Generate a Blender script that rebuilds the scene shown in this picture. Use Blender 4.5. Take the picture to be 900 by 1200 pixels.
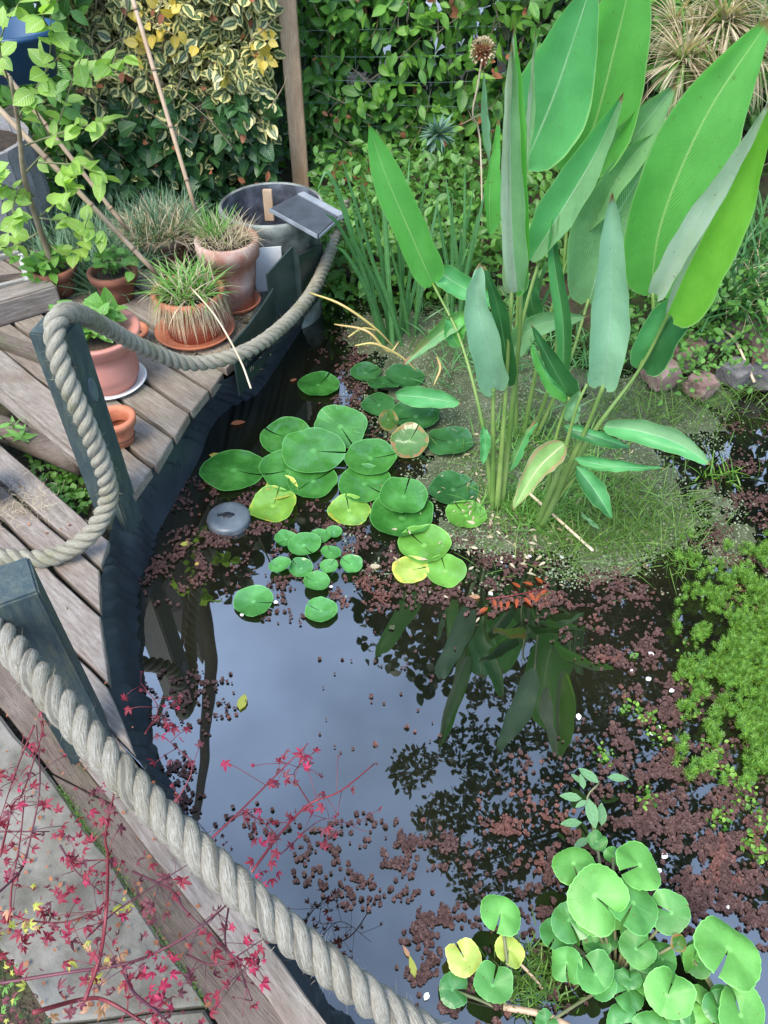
import bpy, math, random
import numpy as np
from mathutils import Vector, Matrix, noise as mnoise
for o in list(bpy.data.objects): bpy.data.objects.remove(o)
S = bpy.context.scene
COL = S.collection
random.seed(7); RNG = np.random.default_rng(7)
R_ = math.radians
# ------------------------------------------------------------------ camera
F = 906.0; CAMH = 1.6; TH = R_(45)
cam = bpy.data.cameras.new('camera'); co = bpy.data.objects.new('camera', cam); COL.objects.link(co)
co.location = (0, 0, CAMH); co.rotation_euler = (R_(45), 0, 0)
cam.sensor_fit = 'VERTICAL'; cam.sensor_height = 36; cam.lens = 36 * F / 1200
cam.clip_start = .05; cam.clip_end = 1000
S.camera = co
S.render.resolution_x = 768; S.render.resolution_y = 1024
S.render.engine = 'CYCLES'
# ------------------------------------------------------------------ sky, sun, exposure
SUN_EL, SUN_AZ = 56, 215       # degrees; azimuth clockwise from +Y
W = bpy.data.worlds.new('World'); S.world = W; W.use_nodes = True
wn = W.node_tree.nodes; wl = W.node_tree.links; wn.clear()
wo = wn.new('ShaderNodeOutputWorld'); wb = wn.new('ShaderNodeBackground'); sky = wn.new('ShaderNodeTexSky')
sky.sky_type = 'NISHITA'; sky.sun_disc = False; sky.sun_elevation = R_(SUN_EL); sky.sun_rotation = R_(SUN_AZ)
sky.air_density = 1.2; sky.dust_density = 1.0; sky.ozone_density = 2.0
tc = wn.new('ShaderNodeTexCoord'); mp = wn.new('ShaderNodeMapping'); mp.inputs['Scale'].default_value = (1, 1, 1.6)
nz = wn.new('ShaderNodeTexNoise'); nz.inputs['Scale'].default_value = 1.6; nz.inputs['Detail'].default_value = 5; nz.inputs['Roughness'].default_value = .55
rp = wn.new('ShaderNodeMapRange'); rp.inputs[1].default_value = .38; rp.inputs[2].default_value = .75; rp.inputs[3].default_value = .2; rp.inputs[4].default_value = .85
mx = wn.new('ShaderNodeMix'); mx.data_type = 'RGBA'; mx.inputs[7].default_value = (12.2, 16.6, 25.0, 1)
wl.new(tc.outputs['Generated'], mp.inputs['Vector']); wl.new(mp.outputs[0], nz.inputs['Vector'])
wl.new(nz.outputs['Fac'], rp.inputs[0]); wl.new(rp.outputs[0], mx.inputs[0]); wl.new(sky.outputs[0], mx.inputs[6])
wl.new(mx.outputs[2], wb.inputs['Color']); wb.inputs['Strength'].default_value = .15
wl.new(wb.outputs[0], wo.inputs[0])
sl = bpy.data.lights.new('sun', 'SUN'); sl.energy = 3.6; sl.angle = R_(34); sl.color = (1, .90, .72)
so = bpy.data.objects.new('sun', sl); COL.objects.link(so)
so.rotation_euler = (R_(90 - SUN_EL), 0, R_(-SUN_AZ + 180))
S.view_settings.view_transform = 'Standard'; S.view_settings.look = 'None'
S.view_settings.exposure = .58; S.view_settings.gamma = 1
# ------------------------------------------------------------------ pixel <-> world helpers (authoring only: give world coordinates)
c45 = math.cos(TH); s45 = math.sin(TH)
def ray(px, py):
    cx = (px - 450) / F; cy = (600 - py) / F
    return Vector((cx, c45 + cy * s45, -s45 + cy * c45))
def U(px, py, z=0.0):
    r = ray(px, py); t = (z - CAMH) / r.z
    return Vector((r.x * t, r.y * t, z))
def V(px, py, Y):
    r = ray(px, py); t = Y / r.y
    return Vector((r.x * t, Y, CAMH + r.z * t))
def D(px, py, d):
    return Vector((0, 0, CAMH)) + ray(px, py) * d
def RF(px, py, z):                      # place whose mirror image in the water falls there
    r = ray(px, py); t = (z + CAMH) / -r.z
    return Vector((r.x * t, r.y * t, z))
def Un(px, py, z=0.0):                  # vectorised U
    cx = (px - 450) / F; cy = (600 - py) / F
    t = (z - CAMH) / (-s45 + cy * c45)
    return np.stack([cx * t, (c45 + cy * s45) * t, np.zeros_like(t) + z], -1)
# ------------------------------------------------------------------ objects
def tag(o, label=None, cat=None, group=None, kind=None):
    if label: o['label'] = label
    if cat: o['category'] = cat
    if group: o['group'] = group
    if kind: o['kind'] = kind
    return o
def empty(name, loc, label, cat, group=None):
    o = bpy.data.objects.new(name, None); COL.objects.link(o); o.location = loc; o.empty_display_size = .05
    return tag(o, label, cat, group)
def link(name, me, parent=None, mw=None):
    o = bpy.data.objects.new(name, me); COL.objects.link(o)
    if parent is not None: o.parent = parent
    if mw is not None:
        if parent is not None: o.matrix_basis = Matrix.Translation(-wloc(parent)) @ mw
        else: o.matrix_basis = mw
    return o
def wloc(p):
    v = Vector(p.location)
    while p.parent is not None: p = p.parent; v += p.location
    return v
def mesh(name, verts, faces, mats, uv=None, smooth=True, mi=None):
    me = bpy.data.meshes.new(name)
    me.from_pydata([tuple(v) for v in verts], [], [tuple(f) for f in faces])
    for m in (mats if isinstance(mats, (list, tuple)) else [mats]): me.materials.append(m)
    if uv is not None:
        u = np.asarray(uv, dtype=np.float32); ul = me.uv_layers.new(name='UVMap')
        li = np.empty(len(me.loops), dtype=np.int32); me.loops.foreach_get('vertex_index', li)
        ul.data.foreach_set('uv', u[li].ravel())
    if mi is not None: me.polygons.foreach_set('material_index', np.asarray(mi, dtype=np.int32))
    me.polygons.foreach_set('use_smooth', np.full(len(me.polygons), smooth))
    me.update(); return me
def obj(name, verts, faces, mats, parent=None, uv=None, smooth=True, mi=None):
    if parent is not None:
        o = wloc(parent); verts = [(v[0] - o.x, v[1] - o.y, v[2] - o.z) for v in verts]
    return link(name, mesh(name, verts, faces, mats, uv, smooth, mi), parent)
def qmesh(name, V_, Q, uv, mat, smooth=True):   # numpy quads
    me = bpy.data.meshes.new(name); n = len(V_); m = len(Q)
    me.vertices.add(n); me.vertices.foreach_set('co', np.asarray(V_, np.float32).ravel())
    me.loops.add(m * 4); me.loops.foreach_set('vertex_index', np.asarray(Q, np.int32).ravel())
    me.polygons.add(m); me.polygons.foreach_set('loop_start', np.arange(m, dtype=np.int32) * 4)
    ul = me.uv_layers.new(name='UVMap'); ul.data.foreach_set('uv', np.asarray(uv, np.float32)[np.asarray(Q).ravel()].ravel())
    me.materials.append(mat); me.polygons.foreach_set('use_smooth', np.full(m, smooth))
    me.update(calc_edges=True); me.validate(); return me
# ------------------------------------------------------------------ materials
class NT:
    def __init__(s, name):
        s.m = bpy.data.materials.new(name); s.m.use_nodes = True; s.t = s.m.node_tree; s.t.nodes.clear()
        s.out = s.n('ShaderNodeOutputMaterial')
    def n(s, ty, **k):
        x = s.t.nodes.new(ty)
        for a, b in k.items(): setattr(x, a, b)
        return x
    def l(s, a, b): s.t.links.new(a, b)
    def put(s, inp, v):
        if isinstance(v, (int, float)): inp.default_value = v
        elif isinstance(v, (tuple, list)): inp.default_value = tuple(v) + ((1,) if len(v) == 3 and len(inp.default_value) == 4 else ())
        else: s.l(v, inp)
    def math(s, op, a, b=0.0, c=0.0, clamp=False):
        x = s.n('ShaderNodeMath', operation=op, use_clamp=clamp); s.put(x.inputs[0], a); s.put(x.inputs[1], b); s.put(x.inputs[2], c); return x.outputs[0]
    def mix(s, f, a, b, bt='MIX'):
        x = s.n('ShaderNodeMix', data_type='RGBA', blend_type=bt); s.put(x.inputs[0], f); s.put(x.inputs[6], a); s.put(x.inputs[7], b); return x.outputs[2]
    def step(s, v, a, b, lo=0.0, hi=1.0):
        x = s.n('ShaderNodeMapRange'); x.inputs[1].default_value = a; x.inputs[2].default_value = b; x.inputs[3].default_value = lo; x.inputs[4].default_value = hi; s.put(x.inputs[0], v); return x.outputs[0]
    def noise(s, vec, sc, det=3, ro=.5, scale=None):
        if scale is not None:
            mp = s.n('ShaderNodeMapping'); mp.inputs['Scale'].default_value = scale; s.l(vec, mp.inputs['Vector']); vec = mp.outputs[0]
        x = s.n('ShaderNodeTexNoise'); x.inputs['Scale'].default_value = sc; x.inputs['Detail'].default_value = det; x.inputs['Roughness'].default_value = ro; s.l(vec, x.inputs['Vector']); return x.outputs['Fac']
    def ocoord(s, jitter=True):
        tc = s.n('ShaderNodeTexCoord'); v = tc.outputs['Object']
        if jitter:
            oi = s.n('ShaderNodeObjectInfo'); a = s.n('ShaderNodeVectorMath', operation='ADD'); m = s.math('MULTIPLY', oi.outputs['Random'], 37.0)
            cb = s.n('ShaderNodeCombineXYZ'); s.l(m, cb.inputs[0]); s.l(m, cb.inputs[1]); s.l(v, a.inputs[0]); s.l(cb.outputs[0], a.inputs[1]); v = a.outputs[0]
        return v
    def bump(s, h, st=.5, d=.01):
        b = s.n('ShaderNodeBump'); b.inputs['Strength'].default_value = st; b.inputs['Distance'].default_value = d; s.l(h, b.inputs['Height']); return b.outputs[0]
    def bsdf(s, col, rough=.5, nrm=None, spec=.5, transl=0, tcol=None, ior=None, metal=0):
        p = s.n('ShaderNodeBsdfPrincipled'); s.put(p.inputs['Base Color'], col); s.put(p.inputs['Roughness'], rough); p.inputs['Specular IOR Level'].default_value = spec; p.inputs['Metallic'].default_value = metal
        if ior: p.inputs['IOR'].default_value = ior
        if nrm is not None: s.l(nrm, p.inputs['Normal'])
        o = p.outputs[0]
        if transl:
            t = s.n('ShaderNodeBsdfTranslucent'); s.put(t.inputs['Color'], tcol if tcol is not None else col)
            if nrm is not None: s.l(nrm, t.inputs['Normal'])
            m = s.n('ShaderNodeMixShader'); m.inputs[0].default_value = transl; s.l(o, m.inputs[1]); s.l(t.outputs[0], m.inputs[2]); o = m.outputs[0]
        s.l(o, s.out.inputs['Surface']); return s.m

def leafmat(name, c1, c2, edge=None, ew=.62, mid=None, mw=.035, rough=.42, transl=.3, vein=(9, 6), vb=.25, spec=.5, rnd='Island', tint=None, vcol=.12, blot=.35, nb=0, rim=None, decay=0):
    t = NT(name)
    uv = t.n('ShaderNodeUVMap'); sp = t.n('ShaderNodeSeparateXYZ'); t.l(uv.outputs[0], sp.inputs[0])
    T_, s_ = sp.outputs[0], sp.outputs[1]
    a = t.math('MULTIPLY', t.math('ABSOLUTE', t.math('SUBTRACT', s_, .5)), 2.0)
    if rnd == 'Island': rv = t.n('ShaderNodeNewGeometry').outputs['Random Per Island']
    else: rv = t.n('ShaderNodeObjectInfo').outputs['Random']
    oc = t.n('ShaderNodeTexCoord').outputs['Object']
    nzv = t.noise(oc, 60, 3)
    col = t.mix(rv, c1, c2)
    col = t.mix(t.math('MULTIPLY', t.step(nzv, .4, .7), blot), col, [x * .55 for x in c1])
    vs = t.math('SINE', t.math('MULTIPLY', t.math('ADD', t.math('MULTIPLY', T_, vein[0]), t.math('MULTIPLY', a, -vein[1] * .35)), 6.283))
    col = t.mix(t.math('MULTIPLY', t.step(vs, .2, 1), vcol), col, [min(1, x * 1.9 + .03) for x in c2])
    if edge is not None:
        e = t.step(t.math('ADD', a, t.math('MULTIPLY', t.math('SUBTRACT', t.noise(oc, 140, 2), .5), .7)), ew, ew + .1)
        col = t.mix(e, col, edge)
    if mid is not None:
        m = t.step(a, mw, mw * 2.2, 1, 0); col = t.mix(m, col, mid)
    if rim is not None:
        col = t.mix(t.step(t.math('ADD', a, t.math('MULTIPLY', t.noise(oc, 30, 2), .05)), .955, .985), col, rim)
    if decay:
        mac = t.noise(oc, 7, 4, .6); col = t.mix(t.step(mac, .38, .66, 0, .45), col, [min(1, x * 1.45 + .02) for x in c2])
        col = t.mix(t.step(T_, .0, .3, .12, 0), col, [x * .6 for x in c1])
        col = t.mix(t.step(t.noise(oc, 75, 3, .7), .66, .72, 0, decay), col, (.16, .10, .03))
        col = t.mix(t.step(t.math('ADD', T_, t.math('MULTIPLY', t.noise(oc, 40, 2), .06)), .985, 1.01), col, (.3, .2, .09))
    if tint is not None:   # patches of another colour towards the tip
        e = t.step(t.math('ADD', T_, t.math('MULTIPLY', t.noise(oc, 25, 3), .6)), tint[1], tint[1] + .3); col = t.mix(e, col, tint[0])
    h = t.math('ADD', vs, t.math('MULTIPLY', nzv, 2 + nb))
    tc_ = t.mix(1.0, col, (1.25, 1.35, .6), 'MULTIPLY')
    return t.bsdf(col, rough, t.bump(h, vb, .002), spec, transl, tc_)

def woodmat(name, c1, c2, c3, rough=.75, green=0, bump=.5, paint=None):
    t = NT(name); oc = t.ocoord()
    g = t.noise(oc, 14, 6, .65, (1.1, 9, 9)); g2 = t.noise(oc, 55, 4, .7, (.8, 8, 8)); b = t.noise(oc, 5, 4, .6, (1, 2.2, 2))
    col = t.mix(t.step(g, .32, .68), c1, c2)
    col = t.mix(t.step(b, .45, .75, 0, .8), col, c3)
    cr = t.step(g2, .32, .42, 1, 0); col = t.mix(t.math('MULTIPLY', cr, .75), col, [x * .25 for x in c1])
    if green: col = t.mix(t.step(t.noise(oc, 9, 5, .6), .52, .72, 0, green), col, (.07, .1, .03))
    if paint: col = t.mix(t.step(t.noise(oc, 16, 6, .7, (1, 4, 4)), .40, .62, 1, .25), col, paint)
    h = t.math('ADD', t.math('MULTIPLY', g, 1.0), t.math('MULTIPLY', g2, .9))
    return t.bsdf(col, rough, t.bump(h, bump, .004), .35)

def plainmat(name, c1, c2, sc=8, rough=.6, bump=.3, bsc=60, spec=.5, jitter=True, lo=.35, hi=.65, det=5, metal=0, dist=.003, transl=0):
    t = NT(name); oc = t.ocoord(jitter)
    col = t.mix(t.step(t.noise(oc, sc, det, .6), lo, hi), c1, c2)
    return t.bsdf(col, rough, t.bump(t.noise(oc, bsc, 4, .6), bump, dist), spec, transl, None, None, metal)

M = {}
M['wood'] = woodmat('weathered_board', (.15, .12, .095), (.29, .25, .205), (.13, .085, .055), green=.25)
M['wood_grey'] = woodmat('silvered_board', (.15, .12, .098), (.31, .27, .235), (.15, .10, .07), green=.15)
M['wood_dark'] = woodmat('old_sleeper', (.07, .048, .035), (.16, .12, .095), (.2, .16, .13), green=.5, bump=.8)
M['post_paint'] = woodmat('green_stained_timber', (.045, .065, .058), (.10, .135, .12), (.13, .11, .05), rough=.5, green=.4, paint=(.035, .055, .06))
M['fence_wood'] = woodmat('fence_timber', (.50, .31, .18), (.66, .45, .29), (.36, .2, .11))
M['stave'] = woodmat('grey_staves', (.20, .19, .19), (.33, .32, .32), (.14, .12, .11))
M['slab'] = plainmat('mossy_slab', (.075, .068, .05), (.19, .175, .145), 9, .8, .6, 90, lo=.38, hi=.62, det=8)
M['moss'] = plainmat('moss_rim', (.08, .11, .03), (.13, .17, .05), 20, .9, .8, 200)
M['terra'] = plainmat('terracotta', (.34, .095, .04), (.52, .20, .11), 9, .8, .4, 130, lo=.3, hi=.7, det=7)
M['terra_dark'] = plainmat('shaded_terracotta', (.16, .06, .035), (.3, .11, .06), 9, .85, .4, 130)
M['terra_pale'] = plainmat('limed_terracotta', (.34, .14, .09), (.46, .36, .31), 9, .85, .3, 120, lo=.42, hi=.66)
M['terra_pink'] = plainmat('pink_plastic_pot', (.40, .15, .115), (.50, .225, .175), 7, .6, .2, 90, lo=.3, hi=.7, det=7)
M['white'] = plainmat('white_glaze', (.62, .62, .6), (.75, .75, .74), 10, .4, .1, 80)
M['soil'] = plainmat('potting_soil', (.025, .017, .011), (.06, .04, .025), 30, .95, 1, 120, dist=.01)
M['barrel'] = plainmat('stained_rubber_tub', (.028, .03, .032), (.30, .32, .28), 11, .55, .5, 50, lo=.34, hi=.7)
M['barrel_in'] = plainmat('tub_inside', (.03, .033, .042), (.12, .13, .16), 14, .5, .3, 60, lo=.45, hi=.7)
M['board'] = plainmat('dark_green_plastic', (.016, .028, .026), (.035, .055, .05), 9, .42, .15, 70, lo=.4, hi=.75)
M['liner'] = plainmat('pond_liner_rubber', (.018, .024, .032), (.036, .046, .058), 5, .45, .35, 18, dist=.006)
M['slate'] = plainmat('ramp_felt', (.035, .042, .052), (.06, .07, .085), 14, .6, .4, 200)
M['grey_metal'] = plainmat('grey_trim', (.18, .20, .22), (.28, .30, .33), 14, .45, .15, 90)
M['oldwhite'] = woodmat('flaking_white', (.26, .25, .23), (.42, .41, .38), (.15, .12, .09))
M['blue'] = plainmat('blue_plastic', (.010, .045, .10), (.02, .07, .15), 5, .4, .1, 60)
M['bamboo'] = plainmat('bamboo', (.38, .25, .15), (.52, .38, .26), 14, .45, .15, 70)
M['bamboo_node'] = plainmat('bamboo_node', (.2, .12, .07), (.35, .24, .15), 40, .6, .2, 90)
M['wire'] = plainmat('green_wire', (.07, .13, .11), (.12, .19, .17), 14, .4, .1, 60)
M['disk'] = plainmat('skimmer_lid', (.055, .07, .085), (.12, .14, .155), 14, .35, .2, 60)
M['black'] = plainmat('black_plastic', (.008, .009, .01), (.015, .016, .018), 14, .4, .1, 60)
M['dark_shape'] = plainmat('silhouette_dark', (.012, .014, .02), (.02, .022, .03), 5, .7, .3, 40)
M['bark'] = plainmat('bark', (.018, .014, .010), (.045, .035, .026), 14, .9, .9, 60, dist=.01)
M['twig'] = plainmat('green_twig', (.10, .12, .045), (.2, .19, .09), 20, .6, .3, 90)
M['bark2'] = plainmat('young_bark', (.16, .12, .07), (.27, .22, .14), 20, .7, .4, 90)
M['redstem'] = plainmat('red_stem', (.11, .012, .018), (.2, .025, .03), 10, .5, .2, 90)
M['darkstem'] = plainmat('purple_stem', (.07, .016, .03), (.13, .03, .04), 10, .5, .2, 90)
M['stalk'] = plainmat('green_stalk', (.13, .24, .05), (.27, .38, .11), 6, .4, .2, 60, transl=.15)
M['stalk_y'] = plainmat('yellowed_stalk', (.42, .36, .10), (.5, .33, .14), 6, .5, .2, 60)
M['straw_stem'] = plainmat('straw_stalk', (.5, .38, .25), (.6, .5, .36), 10, .6, .2, 60)
M['rock'] = plainmat('red_rock', (.16, .085, .07), (.36, .24, .2), 12, .85, .9, 45, dist=.012)
M['rock2'] = plainmat('grey_rock', (.07, .065, .07), (.2, .18, .17), 12, .85, .9, 45, dist=.012)
M['dryhead'] = plainmat('dry_flower', (.22, .11, .06), (.36, .2, .12), 30, .9, .5, 90)
M['petal'] = plainmat('petal', (.75, .75, .72), (.8, .76, .74), 10, .6, .1, 90)
# leaves
M['varieg'] = leafmat('variegated_leaf', (.05, .09, .03), (.10, .16, .07), edge=(.68, .61, .26), ew=.44, mid=(.3, .34, .18), rough=.3, transl=.2, vb=.2)
M['yellow'] = leafmat('golden_leaf', (.62, .44, .06), (.72, .55, .12), mid=(.75, .65, .3), transl=.4, blot=.1)
M['laurel'] = leafmat('hedge_leaf', (.045, .14, .022), (.14, .33, .055), mid=(.16, .28, .09), rough=.3, transl=.3)
M['laurel_l'] = leafmat('young_hedge_leaf', (.11, .28, .035), (.20, .43, .07), mid=(.25, .42, .12), rough=.32, transl=.4)
M['ivy'] = leafmat('ivy_leaf', (.025, .075, .022), (.05, .14, .04), mid=(.12, .24, .09), rough=.32, transl=.2)
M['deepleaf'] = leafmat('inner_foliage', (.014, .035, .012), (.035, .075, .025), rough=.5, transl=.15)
M['treeleaf'] = leafmat('tree_leaf', (.02, .045, .014), (.05, .09, .025), rough=.5, transl=.12)
M['citrus'] = leafmat('light_leaf', (.20, .40, .05), (.40, .56, .14), mid=(.5, .62, .3), rough=.35, transl=.45, blot=.15)
M['herb'] = leafmat('herb_leaf', (.09, .25, .045), (.2, .42, .08), mid=(.3, .5, .16), rough=.45, transl=.4)
M['lav'] = leafmat('grey_green_needle', (.07, .15, .08), (.16, .27, .15), rough=.6, transl=.25)
M['euph'] = leafmat('blue_green_needle', (.11, .22, .17), (.22, .36, .30), rough=.55, transl=.25, rnd='Object')
M['grass'] = leafmat('grass_blade', (.10, .26, .045), (.22, .44, .09), mid=(.3, .5, .2), rough=.45, transl=.4, vein=(0, 0))
M['iris'] = leafmat('iris_blade', (.055, .17, .055), (.11, .29, .09), mid=(.2, .4, .2), rough=.4, transl=.35, vein=(0, 0), rnd='Object')
M['drygrass'] = leafmat('dry_grass', (.42, .33, .21), (.66, .56, .40), rough=.8, transl=.3, vein=(0, 0))
M['rust'] = leafmat('rusty_leaf', (.22, .07, .03), (.38, .15, .07), rough=.7, transl=.2)
M['hair'] = leafmat('hair_grass', (.05, .13, .02), (.18, .32, .05), rough=.5, transl=.3, vein=(0, 0))
M['feather'] = leafmat('water_feather', (.05, .16, .02), (.27, .48, .06), rough=.5, transl=.35, vein=(0, 0))
M['azolla'] = leafmat('azolla_frond', (.045, .023, .021), (.155, .085, .073), rough=.6, transl=.12, vein=(3, 2), spec=.15)
M['azolla_r'] = leafmat('red_azolla', (.09, .035, .03), (.21, .10, .078), rough=.6, transl=.12, vein=(3, 2), spec=.15)
M['duck'] = leafmat('duckweed', (.13, .17, .08), (.26, .30, .19), rough=.7, transl=.1, vein=(0, 0))
M['th_bright'] = leafmat('thalia_bright', (.11, .40, .085), (.14, .44, .10), mid=(.42, .62, .26), mw=.014, rough=.33, transl=.5, vein=(46, 60), vb=.3, vcol=.14, rnd='Object', blot=.08, rim=(.3, .52, .2), decay=.55)
M['th_yel'] = leafmat('thalia_backlit', (.16, .44, .045), (.20, .48, .06), mid=(.45, .62, .2), mw=.010, rough=.33, transl=.6, vein=(46, 60), vb=.2, vcol=.06, rnd='Object', blot=.05, rim=(.3, .52, .2), decay=.55)
M['th_teal'] = leafmat('thalia_blue_green', (.08, .33, .10), (.11, .38, .13), mid=(.40, .58, .36), mw=.014, rough=.33, transl=.35, vein=(46, 60), vb=.3, vcol=.14, rnd='Object', blot=.1, rim=(.3, .52, .2), decay=.55)
M['th_dark'] = leafmat('thalia_deep', (.03, .13, .04), (.05, .19, .06), mid=(.2, .4, .18), mw=.014, rough=.33, transl=.3, vein=(46, 60), vb=.2, vcol=.06, rnd='Object', blot=.1, rim=(.3, .52, .2), decay=.55)
M['th_pale'] = leafmat('thalia_powdery', (.17, .38, .16), (.22, .43, .20), mid=(.4, .58, .4), mw=.014, rough=.55, transl=.3, vein=(46, 60), vb=.5, vcol=.14, rnd='Object', blot=.2, rim=(.3, .52, .2), decay=.55)
M['th_silver'] = leafmat('thalia_silver', (.60, .76, .60), (.66, .80, .66), mid=(.7, .8, .7), mw=.010, rough=.5, transl=.35, vein=(34, 60), vb=.8, vcol=.2, rnd='Object', blot=.15, rim=(.3, .52, .2), decay=.55)
M['th_blue'] = leafmat('thalia_bluish', (.24, .46, .27), (.30, .52, .34), mid=(.4, .55, .45), mw=.010, rough=.45, transl=.2, vein=(30, 50), vb=.5, vcol=.18, rnd='Object', blot=.12, rim=(.3, .52, .2), decay=.55)
M['th_pink'] = leafmat('thalia_pinked', (.20, .36, .10), (.24, .4, .12), edge=(.5, .25, .17), ew=.66, mid=(.5, .5, .26), rough=.45, transl=.35, vein=(46, 60), vcol=.08, rnd='Object', rim=(.3, .52, .2), decay=.55)
M['th_brown'] = leafmat('thalia_browned', (.12, .28, .08), (.16, .33, .1), mid=(.4, .5, .26), rough=.45, transl=.3, vein=(46, 60), vcol=.08, rnd='Object', tint=((.36, .17, .09), .95), rim=(.3, .52, .2), decay=.55)
M['caltha'] = leafmat('marsh_leaf', (.12, .34, .07), (.22, .47, .13), rough=.42, transl=.35, vein=(0, 0), vcol=.0, rnd='Object', blot=.2)
M['red_l'] = leafmat('red_leaflet', (.12, .01, .022), (.33, .025, .05), rough=.45, transl=.3)
M['magenta'] = leafmat('magenta_leaflet', (.38, .015, .07), (.5, .04, .11), rough=.45, transl=.4)
M['plum'] = leafmat('plum_leaflet', (.10, .02, .04), (.2, .05, .06), rough=.5, transl=.2)
M['lime'] = leafmat('lime_leaflet', (.35, .45, .05), (.6, .55, .12), rough=.5, transl=.4)
M['salmon'] = leafmat('salmon_leaflet', (.5, .22, .12), (.6, .34, .2), rough=.5, transl=.4)
M['orange'] = leafmat('orange_leaflet', (.26, .04, .01), (.36, .07, .016), rough=.4, transl=.2)

def padmat(name, c, c2, edge=None, ew=.8, spots=0, rough=.16, n=10, veinc=None, split=None):
    t = NT(name); tc = t.n('ShaderNodeTexCoord'); oc = tc.outputs['Object']
    uv = t.n('ShaderNodeUVMap'); sp = t.n('ShaderNodeSeparateXYZ'); t.l(uv.outputs[0], sp.inputs[0])
    r, a = sp.outputs[0], sp.outputs[1]
    rv = t.n('ShaderNodeObjectInfo').outputs['Random']
    nz_ = t.noise(t.ocoord(), 28, 5, .6)
    col = t.mix(rv, c, c2); col = t.mix(t.step(nz_, .35, .75, 0, .5), col, [x * .6 for x in c])
    sn = t.math('ABSOLUTE', t.math('SINE', t.math('MULTIPLY', t.math('ADD', a, t.math('MULTIPLY', t.math('SUBTRACT', nz_, .5), .02)), 3.1416 * n * 2)))
    vein = t.step(sn, 0, .13, 1, 0)
    col = t.mix(t.math('MULTIPLY', vein, t.step(r, .1, .95, .5, .1)), col, veinc or [x * 1.5 + .04 for x in c2])
    col = t.mix(t.step(r, .05, .14, .7, 0), col, [x * 1.6 + .05 for x in c2])
    if edge is not None:
        e = t.step(t.math('ADD', r, t.math('MULTIPLY', t.math('SUBTRACT', t.noise(t.ocoord(), 45, 5, .7), .5), 1.3)), ew, ew + .12); col = t.mix(e, col, edge)
    if spots:
        e = t.step(t.noise(t.ocoord(), 90, 4, .7), .6, .7, 0, spots); col = t.mix(e, col, (.22, .09, .03))
    m2 = t.noise(t.ocoord(), 14, 3, .6); col = t.mix(t.step(m2, .42, .68, 0, .55), col, [min(1, x * 1.7 + .02) for x in c2])
    col = t.mix(t.step(r, .965, .985, 0, .7), col, [min(1, x * 1.8 + .05) for x in c2])
    col = t.mix(t.step(t.noise(t.ocoord(), 120, 2, .6), .68, .72, 0, .6), col, (.10, .07, .02))
    h = t.math('ADD', t.math('MULTIPLY', vein, -1.0), t.math('MULTIPLY', t.noise(t.ocoord(), 40, 3), 1.6))
    return t.bsdf(col, rough, t.bump(h, .3, .002), .5, .12, t.mix(1.0, col, (1.3, 1.4, .5), 'MULTIPLY'))
M['pad'] = padmat('lily_pad', (.028, .135, .02), (.05, .19, .03))
M['pad_dark'] = padmat('dark_lily_pad', (.018, .085, .02), (.03, .12, .03))
M['pad_yel'] = padmat('yellowing_pad', (.12, .27, .035), (.17, .32, .045), edge=(.55, .40, .04), ew=.98, spots=.9)
M['pad_lime'] = padmat('lime_pad', (.08, .24, .03), (.12, .29, .045), edge=(.6, .5, .06), ew=1.1, spots=.3)
M['pad_gold'] = padmat('gold_pad', (.26, .36, .06), (.32, .42, .08), edge=(.5, .45, .08), ew=.8, spots=.7)
M['pad_orange'] = padmat('rust_pad', (.05, .13, .02), (.07, .16, .03), edge=(.26, .12, .04), ew=.78, spots=.5)
M['pad_small'] = padmat('small_pad', (.045, .19, .04), (.08, .26, .06), rough=.2, n=4)
M['cal'] = padmat('marsh_marigold_leaf', (.035, .16, .025), (.08, .26, .045), rough=.5, n=8, veinc=(.22, .42, .14))
M['cal_d'] = padmat('marsh_marigold_leaf_deep', (.04, .17, .035), (.07, .23, .05), rough=.35, n=8, veinc=(.16, .34, .1))
M['cal_y'] = padmat('marsh_marigold_leaf_yellow', (.36, .46, .07), (.42, .48, .09), edge=(.5, .4, .08), ew=.9, spots=.5, rough=.4, n=8)
M['cal_l'] = padmat('marsh_marigold_leaf_lime', (.07, .25, .035), (.11, .31, .05), rough=.5, n=8, veinc=(.27, .45, .16))

# rope
def ropemat():
    t = NT('old_rope'); uv = t.n('ShaderNodeUVMap'); oc = t.n('ShaderNodeTexCoord').outputs['Object']
    fi = t.noise(uv.outputs[0], 1, 4, .7, (70, 26, 1)); big = t.noise(oc, 9, 4, .6); fine = t.noise(oc, 260, 3, .6)
    col = t.mix(t.step(fi, .3, .7), (.19, .165, .12), (.44, .41, .34)); col = t.mix(t.step(big, .5, .75, 0, .6), col, (.15, .13, .07))
    h = t.math('ADD', t.math('MULTIPLY', fi, 2.2), t.math('MULTIPLY', fine, .4))
    return t.bsdf(col, .9, t.bump(h, .9, .004), .2)
M['rope'] = ropemat()
def ropemat2():
    t = NT('mossy_rope'); uv = t.n('ShaderNodeUVMap'); oc = t.n('ShaderNodeTexCoord').outputs['Object']
    fi = t.noise(uv.outputs[0], 1, 4, .7, (70, 26, 1)); big = t.noise(oc, 9, 4, .6)
    sp = t.n('ShaderNodeSeparateXYZ'); t.l(oc, sp.inputs[0])
    col = t.mix(t.step(fi, .3, .7), (.17, .155, .11), (.38, .35, .28)); col = t.mix(t.step(big, .5, .7, 0, .6), col, (.13, .13, .05))
    return t.bsdf(col, .9, t.bump(fi, .9, .004), .2)
M['rope2'] = ropemat2()
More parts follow.
